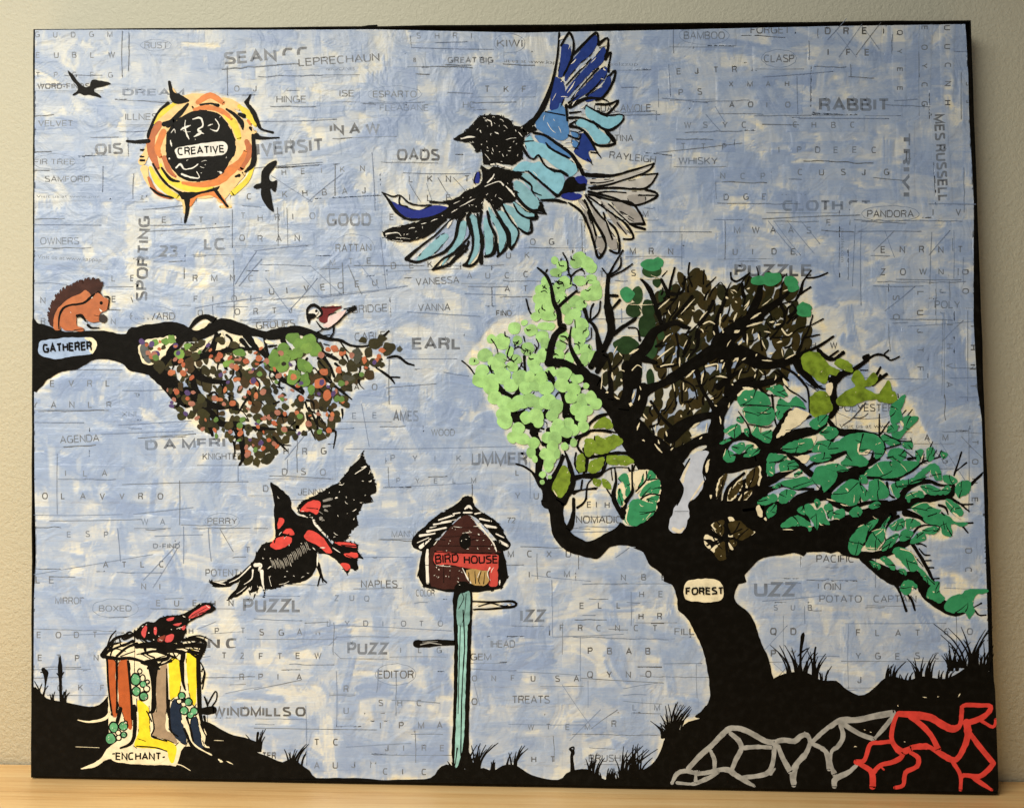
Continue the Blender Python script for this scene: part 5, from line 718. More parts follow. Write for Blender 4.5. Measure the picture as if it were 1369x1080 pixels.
# free pencil / rule lines on the paper: tile, stroke
LINES = []
for tl, ss in (('00', ('640 165 640 405', '625 690 770 685', '1188 350 1190 500', '475 720 620 718', '700 910 695 1040')), ('01', ('815 190 820 245', '820 250 1250 260', '600 540 890 535', '1140 540 1369 535', '0 635 430 625', '0 880 355 850', '615 800 630 1050', '780 905 1130 908', '810 960 870 1056', '900 960 930 1056', '960 930 1040 1056', '1040 930 1110 1010', '90 920 300 1056', '280 1056 460 910', '1010 485 1140 490')), ('02', ('835 340 845 505', '590 460 670 458', '800 515 1040 540', '1080 560 1130 640', '1030 600 1110 690', '770 800 1220 750', '860 160 862 280', '770 580 770 630', '1082 950 1085 1040')),
               ('03', ('0 405 370 375', '290 150 290 200', '340 210 440 100', '380 160 490 300', '400 300 520 130', '490 290 620 120', '520 140 610 260', '460 340 462 400', '190 620 660 622', '690 528 810 520', '580 930 740 945', '0 652 190 655', '180 400 185 600', '1000 270 1070 270')), ('10', ('180 120 530 122', '180 425 350 432', '750 40 960 20', '760 155 1200 130', '1215 40 1215 240', '1020 555 1369 500', '340 880 640 878', '640 985 850 982', '1230 430 1340 260', '1250 440 1369 300', '1110 540 1115 600')), ('11', ('120 30 125 230', '170 30 175 230', '630 0 632 45', '660 190 690 450', '0 255 280 228', '350 500 650 465', '690 455 800 440', '390 330 400 490', '460 320 465 480', '60 400 190 580', '180 570 330 400', '250 390 350 500', '300 340 450 480', '490 330 560 480', '540 310 650 450', '800 575 1180 598', '1100 480 1320 488', '690 820 1060 820', '990 890 1120 910', '705 820 705 1056', '690 970 950 950')),
               ('12', ('380 110 385 260', '660 158 1060 158', '905 170 905 350', '1070 93 1220 93', '1130 100 1130 300', '710 30 760 33', '220 390 410 390', '590 560 590 630')), ('13', ('0 90 510 70', '30 100 180 280', '60 100 200 280', '130 100 270 270', '200 100 300 220', '485 120 470 440', '515 160 515 540', '500 155 830 155', '580 260 690 150', '690 290 640 150', '885 160 875 430', '1000 150 1000 400', '870 280 980 150', '1050 290 1050 430', '580 440 840 440', '700 405 1040 408', '640 570 800 440', '680 635 760 630', '760 650 1100 625', '940 730 1050 620', '980 920 1120 918', '1030 1020 1130 1020', '870 12 1115 14', '660 640 670 780')),
               ('20', ('180 95 440 97', '620 110 1000 88', '530 158 1010 142', '300 260 300 575', '180 580 640 576', '640 420 1300 405', '700 575 1010 540', '260 610 740 602', '180 890 800 785', '810 690 1060 682', '1010 650 1310 648', '1090 650 1105 820', '1150 650 1220 770', '615 650 630 820', '940 400 940 630', '750 920 940 720', '800 960 930 750', '1245 320 1245 400', '960 640 960 830', '860 1018 960 1015')), ('21', ('480 235 1369 220', '560 0 600 220', '80 375 400 390', '160 290 290 130', '700 330 705 435', '700 435 1140 412', '0 650 70 650', '530 800 830 800', '520 965 770 962', '0 1000 240 1003', '620 800 640 800')),
               ('22', ('110 300 112 490', '280 665 520 665', '365 790 365 860', '120 895 430 925', '225 920 225 1056', '640 980 640 1050', '560 800 630 750')), ('23', ('940 145 1150 155', '1040 170 1150 280', '860 180 960 320', '930 200 1060 400', '0 1030 330 1000', '950 960 1170 965', '30 940 200 935')), ('30', ('330 150 650 140', '1030 120 1130 80', '1180 455 1369 420', '180 375 330 370', '1000 270 1100 260')), ('31', ('0 65 250 75', '265 88 390 82', '395 70 395 100', '400 98 1030 128', '0 435 245 385', '0 635 640 645', '430 340 430 630', '270 520 275 830', '640 450 650 330', '720 490 970 505', '1120 325 1369 335', '1150 400 1180 520', '480 735 820 715', '390 205 430 160', '420 240 450 270', '430 160 705 160', '450 272 700 275')),
               ('32', ('230 0 230 160', '230 160 600 145', '375 160 375 390', '0 340 370 360', '380 375 810 400', '415 390 415 530', '280 410 440 640', '0 615 400 618', '320 700 480 540', '430 640 570 540', '600 465 720 462', '600 495 800 510', '600 430 780 400', '980 300 985 480', '640 0 640 100', '810 300 1010 298')), ('33', ('0 240 130 100', '110 50 115 290', '60 300 140 380', '70 380 140 300', '430 90 960 88', '450 95 450 430', '1012 30 1012 250', '220 0 222 90', '270 265 400 262', '430 440 500 435'))):
    for q in ss: LINES.append((tl, [float(z) for z in q.split()]))

# hand-lettered words painted on the pictures: motif, tile, text, centre x, y, width, height, rotation, stroke weight, colour
WORDS = [('painted_sun', 'e', 'CREATIVE', 622, 548, 372, 62, 3.5, .19), ('painted_branch', 'k', 'GATHERER', 305, 595, 396, 72, 3.5, .22), ('painted_tree', 'D', 'FOREST', 444, 237, 200, 40, 0.5, .21),
         ('painted_stump', 'j', '"ENCHANT-', 575, 780, 420, 62, 0, .19), ('painted_birdhouse', 'h', 'BIRD', 345, 548, 190, 72, 3, .16), ('painted_birdhouse', 'h', 'HOUSE', 615, 556, 270, 66, 1, .18)]

T('10', 'SPORTING', 770, 520, 60, 445, b=1, rot=88, fade=.05); T('01', 'GREAT BIG', 1010, 332, 32, 240, b=1)
# ------------------------------------------------------------------ geometry of the painted shapes
def catmull(p, closed, n):
    p = np.asarray(p, float); m = len(p); out = []
    segs = m if closed else m - 1
    for k in range(segs):
        if closed: a, b, c, d = p[(k - 1) % m], p[k], p[(k + 1) % m], p[(k + 2) % m]
        else: a, b, c, d = p[max(k - 1, 0)], p[k], p[k + 1], p[min(k + 2, m - 1)]
        for q in range(n):
            t = q / n
            out.append(0.5 * ((2 * b) + (c - a) * t + (2 * a - 5 * b + 4 * c - d) * t * t + (3 * b - a - 3 * c + d) * t ** 3))
    if not closed: out.append(p[-1])
    return np.array(out)


def rough(p, step, amp):
    """resample a closed outline and give it a hand-painted edge"""
    q = np.vstack([p, p[:1]]); d = np.r_[0, np.cumsum(np.linalg.norm(np.diff(q, axis=0), axis=1))]
    n = int(np.clip(d[-1] / step, 10, 420))
    t = np.linspace(0, d[-1], n, endpoint=False)
    r = np.c_[np.interp(t, d, q[:, 0]), np.interp(t, d, q[:, 1])]
    tg = np.roll(r, -1, 0) - np.roll(r, 1, 0); tg /= np.maximum(np.linalg.norm(tg, axis=1, keepdims=True), 1e-6)
    nz = rng.normal(0, 1, n); nz = .6 * nz + .7 * (np.roll(nz, 1) + np.roll(nz, -1)) / 2
    return r + np.c_[-tg[:, 1], tg[:, 0]] * nz[:, None] * amp


def outline(s):
    """photo-pixel outline and triangles of one shape"""
    if not s['st']:
        p = catmull(s['pts'], True, 3)
        size = np.ptp(p, axis=0).max()
        if s['p'] == 'leaf': p = p.mean(0) + (p - p.mean(0)) * 1.07
        amp = 1.1 if s['p'] in ('gap', 'trunk_window') else .5 if s['p'] in ('leaf', 'soil', 'wing', 'head', 'body_ink', 'body', 'tail', 'roof', 'limb') else .3
        p = rough(p, np.clip(size / 26, 1.3, 2.6), min(amp, size * 0.022))
        tri = tessellate_polygon([[Vector((x, y, 0)) for x, y in p]])
        return p, [tuple(t) for t in tri]
    pts = s['pts']
    if s.get('p') in ('highlight', 'leaf_edge', 'root_line') and len(pts) == 2:
        pts = np.vstack([pts[0], pts.mean(0), pts[1]]); pts[0, 2] *= .35; pts[2, 2] *= .3; pts[1, :2] += rng.normal(0, .5, 2)
    q = catmull(pts, False, 4)
    q[:, 2] = np.maximum(q[:, 2], 0.5) * (1 + rng.normal(0, 0.045, len(q)))
    d = np.gradient(q[:, :2], axis=0)
    nr = np.linalg.norm(d, axis=1, keepdims=True); nr[nr < 1e-6] = 1
    d = d / nr; nm = np.c_[-d[:, 1], d[:, 0]]
    jj = rng.normal(0, .16, (2, len(q), 1)) * np.minimum(q[:, 2:3], 2) / 2
    lft = q[:, :2] + nm * (q[:, 2:3] / 2 + jj[0]); rgt = q[:, :2] - nm * (q[:, 2:3] / 2 + jj[1])
    v = [*lft, *rgt]; n = len(q); f = []
    for k in range(n - 1): f += [(k, k + 1, n + k + 1), (k, n + k + 1, n + k)]
    for e, sg in ((0, -1), (n - 1, 1)):            # round ends
        b = len(v)
        for a in (-60, -30, 0, 30, 60):
            r = math.radians(a)
            v.append(q[e, :2] + (d[e] * sg * math.cos(r) + nm[e] * math.sin(r)) * q[e, 2] / 2)
        ring = [n + e, b, b + 1, b + 2, b + 3, b + 4, e]
        for k in range(1, 6): f.append((ring[0], ring[k], ring[k + 1]))
    return np.array(v), f


def ragged(motif, part, tile_pts, count, ln, wd, swirl=.5):
    """loose pen strokes along the edge of a silhouette"""
    p = catmull(tile_pts, True, 6); c = p.mean(0)
    for k in rng.integers(0, len(p), count):
        a = p[k]; d = a - c; d = d / (np.linalg.norm(d) + 1e-6)
        t = p[(k + 1) % len(p)] - p[k - 1]; t = t / (np.linalg.norm(t) + 1e-6)
        d = d * (1 - swirl) + t * rng.choice([-1, 1]) * swirl
        l = ln * rng.uniform(.5, 1.2)
        SHAPES.append(dict(m=motif, p='ink_line', c=BLACK, st=True, own=False, var=.18, pts=np.array([[*(a - d * l), wd], [*(a + d * l * .3), wd * .8], [*(a + d * l * .8 + rng.normal(0, .4, 2)), .5]])))


def flecks(motif, tile_pts, count, ln, col, part='highlight'):
    lo, hi = tile_pts.min(0), tile_pts.max(0); k = 0
    while k < count:
        x, y = rng.uniform(lo, hi)
        if not inside(tile_pts, x, y): continue
        k += 1
        a = rng.uniform(0, 6.3); l = ln * rng.uniform(.3, 1.3)
        SHAPES.append(dict(m=motif, p=part, c=col, st=True, own=False, var=.18, pts=np.array([[x, y, .5], [x + l * math.cos(a) + rng.normal(0, .3), y + l * math.sin(a), rng.uniform(.4, 1.2)]])))


for s in list(SHAPES):
    if s['m'] == 'painted_red_bird' and s['p'] == 'wing': ragged(s['m'], 'ink_line', s['pts'], 70, 4.0, 1.7); flecks(s['m'], s['pts'], 16, 1.8, WHITE)
    if s['m'] == 'painted_red_bird' and s['p'] == 'tail': ragged(s['m'], 'ink_line', s['pts'], 20, 3.0, 1.2)
    if s['m'] == 'painted_blue_bird' and s['p'] == 'head': ragged(s['m'], 'ink_line', s['pts'], 55, 4.0, 1.5); flecks(s['m'], s['pts'], 34, 2.4, WHITE)
    if s['m'] == 'painted_blue_bird' and s['p'] == 'body_ink' and len(s['pts']) > 20: ragged(s['m'], 'ink_line', s['pts'], 80, 5.0, 1.5); flecks(s['m'], s['pts'], 24, 2.6, WHITE)
    if s['m'] == 'painted_birdhouse' and s['p'] in ('roof', 'box'): ragged(s['m'], 'ink_line', s['pts'], 30, 3.0, 1.3, .75)
    if s['m'] == 'painted_birdhouse' and s['p'] == 'front_wall': flecks(s['m'], s['pts'], 14, 1.6, WHITE)
    if s['m'] == 'painted_perched_bird' and s['p'] == 'body': ragged(s['m'], 'ink_line', s['pts'], 25, 3.0, 1.2); flecks(s['m'], s['pts'], 12, 1.6, WHITE)
    if s['m'] == 'painted_sun' and s['p'] == 'disc': flecks(s['m'], s['pts'], 10, 1.6, WHITE); ragged(s['m'], 'ink_line', s['pts'], 24, 3.0, 1.4, .9)
    if s['m'] == 'painted_stump' and s['p'] == 'bark_strip': ragged(s['m'], 'ink_line', s['pts'], 9, 5.0, 1.1, .95)
    if s['m'] == 'painted_stump' and s['p'] == 'ink_line' and s['st']: s['pts'][:, 2] *= 1.35
    if s['m'] == 'painted_sun' and s['p'] == 'ink_line' and s['st']: s['pts'][:, 2] *= 1.3
    if s['m'] == 'painted_blue_bird' and s['p'] == 'ink_line' and s['st']: s['pts'][:, 2] *= 1.25
    if s['m'] == 'painted_stump' and s['p'] == 'berry_skin': flecks(s['m'], s['pts'], 2, 1.4, WHITE)
    if s['m'] == 'painted_tree' and s['p'] == 'leaf' and s['c'] != CREAM: flecks(s['m'], s['pts'], 1, 2.0, CREAM, 'leaf_edge')
for s in list(SHAPES):
    if s['m'] == 'painted_blue_bird' and s['p'] in ('wing_feather', 'breast_feather', 'tail_feather'):
        ragged(s['m'], 'ink_line', s['pts'], 5, 5.0, 1.15, .94)
    if s['m'] == 'painted_tree' and s['p'] == 'leaf' and s['c'] == SEA:
        for _ in range(2):
            a = s['pts'][rng.integers(0, len(s['pts']))]; c = s['pts'].mean(0) + rng.normal(0, 1.5, 2)
            SHAPES.append(dict(m=s['m'], p='twig', c=BLACK, st=True, own=False, var=.18, pts=np.array([[*a, rng.uniform(1.0, 2.0)], [*((a + c) / 2 + rng.normal(0, .8, 2)), 1.1], [*c, .6]])))
# loose scribble round the top of the stump
_rim = conv('i', '290 515 340 430 430 365 540 340 680 420 850 430 960 385 1100 420 1080 500 930 480 820 540 690 590 560 545 420 540', 2)
for _ in range(46):
    k = rng.integers(0, len(_rim)); a = _rim[k] + rng.normal(0, 3, 2); b = _rim[(k + 1) % len(_rim)] + rng.normal(0, 4, 2)
    SHAPES.append(dict(m='painted_stump', p='ink_line', c=BLACK, st=True, own=False, var=.18, pts=np.array([[*a, 1.2], [*((a + b) / 2 + rng.normal(0, 3, 2)), rng.uniform(1, 3)], [*b, 1.0]])))
for s in SHAPES: s['v'], s['f'] = outline(s)

# ------------------------------------------------------------------ blue wash: simulated brush strokes, one value per photo pixel
FW, FH = 1380, 1090
halo = np.zeros((FH // 2, FW // 2), np.float32)


def raster(poly, val=1.0):
    p = np.asarray(poly) / 2
    x0, y0 = np.maximum(np.floor(p.min(0)).astype(int), 0); x1, y1 = np.minimum(np.ceil(p.max(0)).astype(int) + 1, [FW // 2, FH // 2])
    if x1 <= x0 or y1 <= y0: return
    yy, xx = np.mgrid[y0:y1, x0:x1]; ins = np.zeros(xx.shape, bool)
    j = len(p) - 1
    for k in range(len(p)):
        if p[k, 1] != p[j, 1]:
            c = ((p[k, 1] > yy) != (p[j, 1] > yy)) & (xx < (p[j, 0] - p[k, 0]) * (yy - p[k, 1]) / (p[j, 1] - p[k, 1]) + p[k, 0])
            ins ^= c
        j = k
    sub = halo[y0:y1, x0:x1]; sub[ins] = np.maximum(sub[ins], val)


def blur(a, r):
    for ax in (0, 1):
        c = np.cumsum(np.pad(a, [(r + 1, r) if k == ax else (0, 0) for k in (0, 1)], mode='edge'), axis=ax)
        n = a.shape[ax]
        a = (np.take(c, range(2 * r + 1, 2 * r + 1 + n), axis=ax) - np.take(c, range(0, n), axis=ax)) / (2 * r + 1)
    return a


for s in SHAPES:
    if s['m'] in ('painted_roots',) or s['p'] in ('highlight', 'leaf_edge', 'grass_tuft') or len(s['v']) < 6: continue
    if s['st']:
        n = (len(s['v']) - 10) // 2; raster(np.vstack([s['v'][:n], s['v'][n:2 * n][::-1]]))
    else: raster(s['v'])
for r_ in HALO_REGIONS: raster(r_, 0.95)
solid = halo.copy()
H1 = blur(blur(solid, 3), 2)
H1 = np.clip(H1 * 2.6, 0, 1)
ridge = blur(rng.normal(0, 1, H1.shape).astype(np.float32), 7); ridge /= ridge.std()
H1 = np.clip(H1 * (0.78 + 0.42 * ridge), 0, 1)
HALO = np.kron(H1, np.ones((2, 2), np.float32))[:FH, :FW]

# how blue the sky paint is across the picture (20 columns x 16 rows, 0-9)
SKYMAP = ['66655566786755556546', '56533467776545677776', '66533566756566777876', '76633566556556677886', '75555565665555666745', '66555555556666556656', '54554566677766667787', '66554445688766666778',
          '77755556888877765567', '88887666687776666678', '77777777676767776577', '77787755567666667778', '77745666666676567766', '65655667677667667766', '65554456666766767765', '65555577666666666666']
smap = np.array([[int(c) for c in r] for r in SKYMAP], np.float32) / 9
field = np.full((FH, FW), 0.34, np.float32) - 0.26 * HALO
field += 0.05 * np.kron(rng.normal(0, 1, (FH // 10, FW // 10)).astype(np.float32), np.ones((10, 10), np.float32))[:FH, :FW]
for it in range(-420, 6400):
    x, y = rng.uniform(30, 1345), rng.uniform(20, 1065)
    dn = smap[min(15, max(0, int((y - 38) / 63)))][min(19, max(0, int((x - 43) / 63)))]
    late = it > 5750
    if rng.random() > 0.30 + 0.70 * dn and not late: continue
    ln, hw = rng.uniform(18, 66), rng.uniform(3.5, 12.5)
    if it % 4 == 0 and not late: ln, hw = rng.uniform(40, 110), rng.uniform(9, 20)
    if late: ln, hw = rng.uniform(8, 36), rng.uniform(1.5, 6)
    k = rng.random()
    an = rng.normal(0, .16) if k < .5 else (math.pi / 2 + rng.normal(0, .2) if k < .78 else rng.uniform(0, math.pi))
    ca, sa = math.cos(an), math.sin(an)
    R = int(ln / 2 + hw + 3)
    x0, x1, y0, y1 = max(0, int(x) - R), min(FW, int(x) + R), max(0, int(y) - R), min(FH, int(y) + R)
    if x1 - x0 < 3 or y1 - y0 < 3: continue
    yy, xx = np.mgrid[y0:y1, x0:x1]
    dx, dy = xx - x, yy - y
    u = dx * ca + dy * sa; v = -dx * sa + dy * ca + hw * 0.45 * np.sin(u / ln * 2.6 + k * 9)
    br = rng.normal(0, 1, 64); br = np.convolve(br, [.25, .5, .25], 'same')
    bri = br[np.clip(((v / hw) * 16 + 32).astype(int), 0, 63)]
    ends = np.clip((ln / 2 - np.abs(u) + bri * 4.0) / 2.0, 0, 1)
    m = ends * np.clip((hw - np.abs(v)) / .8, 0, 1)
    strength = rng.uniform(.3, .95)
    t = rng.choice([0.98, 0.85, 0.70, 0.48, 0.30, 0.14], p=[.26 + .18 * dn, .25, .17, .18 - .08 * dn, .09 - .06 * dn, .05 - .04 * dn]) + rng.normal(0, .04)
    if late: t = rng.choice([0.02, 0.12, 0.25, 0.40, 0.95], p=[.08, .22, .25, .2, .25]); strength *= .6
    a = m * strength * np.clip(0.80 + 0.42 * bri, 0.05, 1)
    if t > .3: a = a * (1 - 0.93 * HALO[y0:y1, x0:x1])
    field[y0:y1, x0:x1] = field[y0:y1, x0:x1] * (1 - a) + t * a
field = np.clip(field, 0, 1)


def wash(x, y):
    xi = np.clip(np.asarray(x), 0, FW - 2); yi = np.clip(np.asarray(y), 0, FH - 2)
    x0, y0 = xi.astype(int), yi.astype(int); fx, fy = xi - x0, yi - y0
    return (field[y0, x0] * (1 - fx) * (1 - fy) + field[y0, x0 + 1] * fx * (1 - fy) + field[y0 + 1, x0] * (1 - fx) * fy + field[y0 + 1, x0 + 1] * fx * fy)


# ------------------------------------------------------------------ the thing: stretched canvas
paper_mat, ink_mat = make_wash_materials()
base = BX @ np.array([0, -CANVAS_H / 2, 0]) + C0
root = bpy.data.objects.new('collage_painting', None)
link(root)
root.matrix_world = Matrix.Translation(Vector(base)) @ Matrix([list(BX[k]) for k in range(3)]).to_4x4()
root.empty_display_size = 0.05
root['label'] = 'mixed-media collage painting on canvas of birds and a twisted tree, leaning on the wall'
root['category'] = 'painting'


def loc(x, y, z=0.0):
    """photo pixels -> coordinates in the painting's own frame"""
    a, b = pl(x, y)
    return np.c_[np.atleast_1d(a), np.atleast_1d(b) + CANVAS_H / 2, np.full(np.size(a), z)]


def canvas_body():
    corners = [(43, 38), (1299.5, 26), (1336, 1063), (39.7, 1040)]
    ring = []
    for k in range(4):
        a, b = np.array(corners[k], float), np.array(corners[(k + 1) % 4], float)
        for q in range(24):
            t = q / 24; p = a + (b - a) * t
            nrm = np.array([-(b - a)[1], (b - a)[0]]); nrm /= np.linalg.norm(nrm)
            ring.append(p + nrm * (0 if q == 0 else rng.normal(0, .35)))
    r = loc(*np.array(ring).T)
    r[:, 1] = np.maximum(r[:, 1], 0.00004)
    n = len(r); c = r.mean(0)
    lev = [(0.0, 0.0015, 0), (-0.0004, 0.0005, 0), (-0.0015, 0, 0), (-CANVAS_T, 0, 0)]
    v = []
    for z, inset, _ in lev:
        for p in r:
            d = c - p; d[2] = 0; d = np.sign(d) * inset
            v.append((p[0] + d[0], p[1] + d[1], z))
    f = []
    for L_ in range(3):
        for k in range(n): f.append((L_ * n + k, (L_ + 1) * n + k, (L_ + 1) * n + (k + 1) % n, L_ * n + (k + 1) % n))
    f.append(tuple(range(n))[::-1]); f.append(tuple(range(3 * n, 4 * n)))
    o = mesh_obj('canvas', v, f, paint(BLACK, 0.3, 0.4), root)
    for poly in ([(394, 39.5), (398, 36.6), (408, 35.6), (410.5, 36.6), (411, 40)], [(452, 39.5), (480, 35), (492, 33), (504, 32.4), (505, 36.5), (506, 40)]):
        p = loc(*np.array(poly, float).T); m = len(p)
        vv = [(q[0], q[1], z) for z in (-0.001, -0.0016) for q in p]
        ff = [tuple(range(m)), tuple(range(2 * m - 1, m - 1, -1))] + [(k, m + k, m + (k + 1) % m, (k + 1) % m) for k in range(m)]
        mesh_obj('lifted_flap', vv, ff, paint((24, 26, 22), 0.3, 0.5), o)


canvas_body()


def ytop(x): return np.interp(x, [40, 100, 400, 500, 700, 880, 1100, 1300], [41, 40.5, 40.5, 40, 44.5, 41, 36, 33])
def ybot(x): return np.interp(x, [40, 1340], [1034.5, 1056.5])
def xlef(y): return np.interp(y, [38, 300, 500, 640, 740, 800, 1040], [47.2, 46.3, 46, 46.5, 48.5, 46, 45])
def xrig(y): return np.interp(y, [30, 60, 100, 150, 270, 430, 520, 560, 800, 905, 1060], [1290, 1292, 1294, 1295, 1301.5, 1301, 1306, 1312, 1319, 1322, 1330])


def glyph_cache():
    cache = {}

    def get(s, bold):
        key = (s, bold)
        if key not in cache:
            cu = bpy.data.curves.new('t', 'FONT'); cu.body = s; cu.size = 1.0
            cu.offset = bold; cu.resolution_u = 3; cu.fill_mode = 'FRONT' if hasattr(cu, 'fill_mode') else cu.fill_mode
            ob = bpy.data.objects.new('t', cu); scene.collection.objects.link(ob)
            bpy.context.view_layer.update()
            me = bpy.data.meshes.new_from_object(ob.evaluated_get(bpy.context.evaluated_depsgraph_get()))
            v = np.array([tuple(q.co)[:2] for q in me.vertices]).reshape(-1, 2)
            f = [tuple(p.vertices) for p in me.polygons]
            bpy.data.meshes.remove(me); bpy.data.objects.remove(ob); bpy.data.curves.remove(cu)
            cache[key] = (v, f)
        return cache[key]
    return get



def arc(cx, cy, rx, ry, a0, a1, n=9):
    t = np.radians(np.linspace(a0, a1, n))
    return [(cx + rx * math.cos(q), cy + ry * math.sin(q)) for q in t]


# plain grotesque capitals as pen paths in a 1-high box: (width, [paths])
GLY = {
    'A': (.70, [[(0, 0), (.35, 1), (.70, 0)], [(.13, .36), (.57, .36)]]), 'B': (.60, [[(0, 0), (0, 1), (.34, 1)] + arc(.34, .76, .22, .24, 90, -90) + [(0, .52)], [(.34, .52)] + arc(.36, .26, .24, .26, 90, -90) + [(0, 0)]]),
    'C': (.68, [arc(.35, .5, .35, .5, 48, 312, 16)]), 'D': (.66, [[(0, 0), (0, 1), (.28, 1)] + arc(.28, .5, .38, .5, 90, -90, 12) + [(0, 0)]]), 'E': (.54, [[(.54, 1), (0, 1), (0, 0), (.55, 0)], [(0, .53), (.50, .53)]]),
    'F': (.52, [[(.52, 1), (0, 1), (0, 0)], [(0, .5), (.45, .5)]]), 'G': (.71, [arc(.36, .5, .36, .5, 48, 340, 17) + [(.70, .46), (.38, .46)], [(.70, .46), (.70, 0)]]), 'H': (.62, [[(0, 0), (0, 1)], [(.62, 0), (.62, 1)], [(0, .53), (.62, .53)]]),
    'I': (.04, [[(.02, 0), (.02, 1)]]), 'J': (.42, [[(.42, 1), (.42, .25)] + arc(.21, .25, .21, .25, 0, -180, 9) + [(0, .32)]]), 'K': (.62, [[(0, 0), (0, 1)], [(.58, 1), (0, .38)], [(.20, .58), (.62, 0)]]), 'L': (.48, [[(0, 1), (0, 0), (.48, 0)]]),
    'M': (.76, [[(0, 0), (0, 1), (.38, .06), (.76, 1), (.76, 0)]]), 'N': (.62, [[(0, 0), (0, 1), (.62, 0), (.62, 1)]]), 'O': (.74, [arc(.37, .5, .37, .5, 0, 360, 22)]), 'P': (.57, [[(0, 0), (0, 1), (.33, 1)] + arc(.33, .73, .24, .27, 90, -90) + [(0, .46)]]),
    'Q': (.74, [arc(.37, .5, .37, .5, 0, 360, 22), [(.45, .22), (.72, -.04)]]), 'R': (.62, [[(0, 0), (0, 1), (.35, 1)] + arc(.35, .75, .24, .25, 90, -90) + [(0, .5)], [(.35, .5), (.52, .36), (.56, .1), (.62, 0)]]),
    'S': (.60, [arc(.30, .75, .27, .25, 25, 180, 8) + [(.06, .64), (.20, .55), (.42, .47)] + arc(.31, .26, .29, .26, 40, -165, 11)]), 'T': (.60, [[(0, 1), (.60, 1)], [(.30, 1), (.30, 0)]]), 'U': (.62, [[(0, 1), (0, .32)] + arc(.31, .31, .31, .31, 180, 360, 11) + [(.62, 1)]]),
    'V': (.66, [[(0, 1), (.33, 0), (.66, 1)]]), 'W': (.96, [[(0, 1), (.24, 0), (.48, 1), (.72, 0), (.96, 1)]]), 'X': (.64, [[(0, 1), (.64, 0)], [(.64, 1), (0, 0)]]), 'Y': (.66, [[(0, 1), (.33, .42), (.66, 1)], [(.33, .42), (.33, 0)]]), 'Z': (.60, [[(.02, 1), (.59, 1), (0, 0), (.60, 0)]]),
    '-': (.30, [[(0, .40), (.30, .40)]]), '.': (.06, [[(.0, .04), (.06, .04)]]), '"': (.16, [[(0, 1), (0, .72)], [(.16, 1), (.16, .72)]]), '?': (.46, [arc(.23, .77, .23, .23, 170, -40, 9) + [(.23, .40), (.23, .26)], [(.2, .05), (.26, .05)]]),
    '2': (.48, [arc(.24, .74, .24, .26, 165, -30, 9) + [(.02, 0), (.49, 0)]]), '3': (.48, [arc(.23, .76, .22, .24, 160, -90, 10), arc(.23, .26, .25, .26, 90, -160, 11)]), '6': (.48, [arc(.25, .30, .24, .30, 0, 360, 16), [(.01, .32), (.05, .72), (.20, .97), (.42, .92)]]), '7': (.48, [[(0, 1), (.48, 1), (.22, .5), (.12, 0)]]), '8': (.48, [arc(.24, .75, .20, .25, 0, 360, 15), arc(.24, .26, .24, .26, 0, 360, 16)])}


def pen(path, wd):
    """ribbon of constant width along a path, mitred joints"""
    q = np.array(path, float); n = len(q)
    d = np.diff(q, axis=0); d /= np.maximum(np.linalg.norm(d, axis=1, keepdims=True), 1e-9)
    nm = np.c_[-d[:, 1], d[:, 0]]
    L_, R_ = [], []
    for k in range(n):
        a, b = nm[max(k - 1, 0)], nm[min(k, n - 2)]
        m = a + b; l = np.linalg.norm(m)
        m = a if l < .25 else m / l
        sc = 1 / max(.42, float(m @ a))
        L_.append(q[k] + m * wd / 2 * sc); R_.append(q[k] - m * wd / 2 * sc)
    v = np.array(L_ + R_)
    return v, [f for k in range(n - 1) for f in ((k, k + 1, n + k + 1), (k, n + k + 1, n + k))]


def own_word(s, wd, gap):
    V, F_, x, n = [], [], 0.0, 0
    for ch in s:
        if ch == ' ': x += .30; continue
        w, paths = GLY[ch]
        for pth in paths:
            pth = [(a, min(max(b, wd / 2), 1 - wd / 2) if 0 <= b <= 1 else b) for a, b in pth]
            v, f = pen(pth, wd); V.append(v + [x, 0]); F_ += [tuple(i + n for i in q) for q in f]; n += len(v)
        x += w + gap
    return np.vstack(V), F_


glyph = glyph_cache()
_e = glyph('E', 0)[0]
CAP = _e[:, 1].max()


def lay_text(s, h, w, step, bold):
    """flat letters in pixels, u to the right, v up"""
    wd = {0: .14, 1: .21}.get(bold, bold)
    if step is not None and s.upper() == s:
        V, Fc, n = [], [], 0
        for k, ch in enumerate(s):
            v, f = own_word(ch, .165 if not bold else .20, 0)
            q = v * h + [k * step, 0] + rng.normal(0, .25, 2)
            V.append(q); Fc += [tuple(i + n for i in p) for p in f]; n += len(v)
        return np.vstack(V), Fc, (len(s) - 1) * step + h * .8
    if s.upper() == s or s == '.OiS':
        v, f = own_word(s.replace('i', 'I'), wd, wd + .07); q = v * [1, h]
    else:
        v, f = glyph(s, 0.0); q = v.copy(); q[:, 1] *= h / CAP
    x0, x1 = q[:, 0].min(), q[:, 0].max()
    q[:, 0] = (q[:, 0] - x0) * ((w or h * .6) / (x1 - x0))
    return q, f, (w or h * .6)


Z_SCRAP, DZ = 0.00004, 9.0e-6
scrap_n = 0
placed = []          # pixel boxes and levels of the pieces already glued down


def level_of(box, gap=0):
    lv = 0
    for b, k in placed:
        if b[0] < box[2] and b[2] > box[0] and b[1] < box[3] and b[3] > box[1]: lv = max(lv, k + 1)
    placed.append((box, lv))
    return lv



def to_px(org, rot, uv):
    r = math.radians(rot); c, s = math.cos(r), math.sin(r)
    uv = np.asarray(uv, float)
    return np.c_[org[0] + uv[:, 0] * c - uv[:, 1] * s, org[1] - uv[:, 0] * s - uv[:, 1] * c]


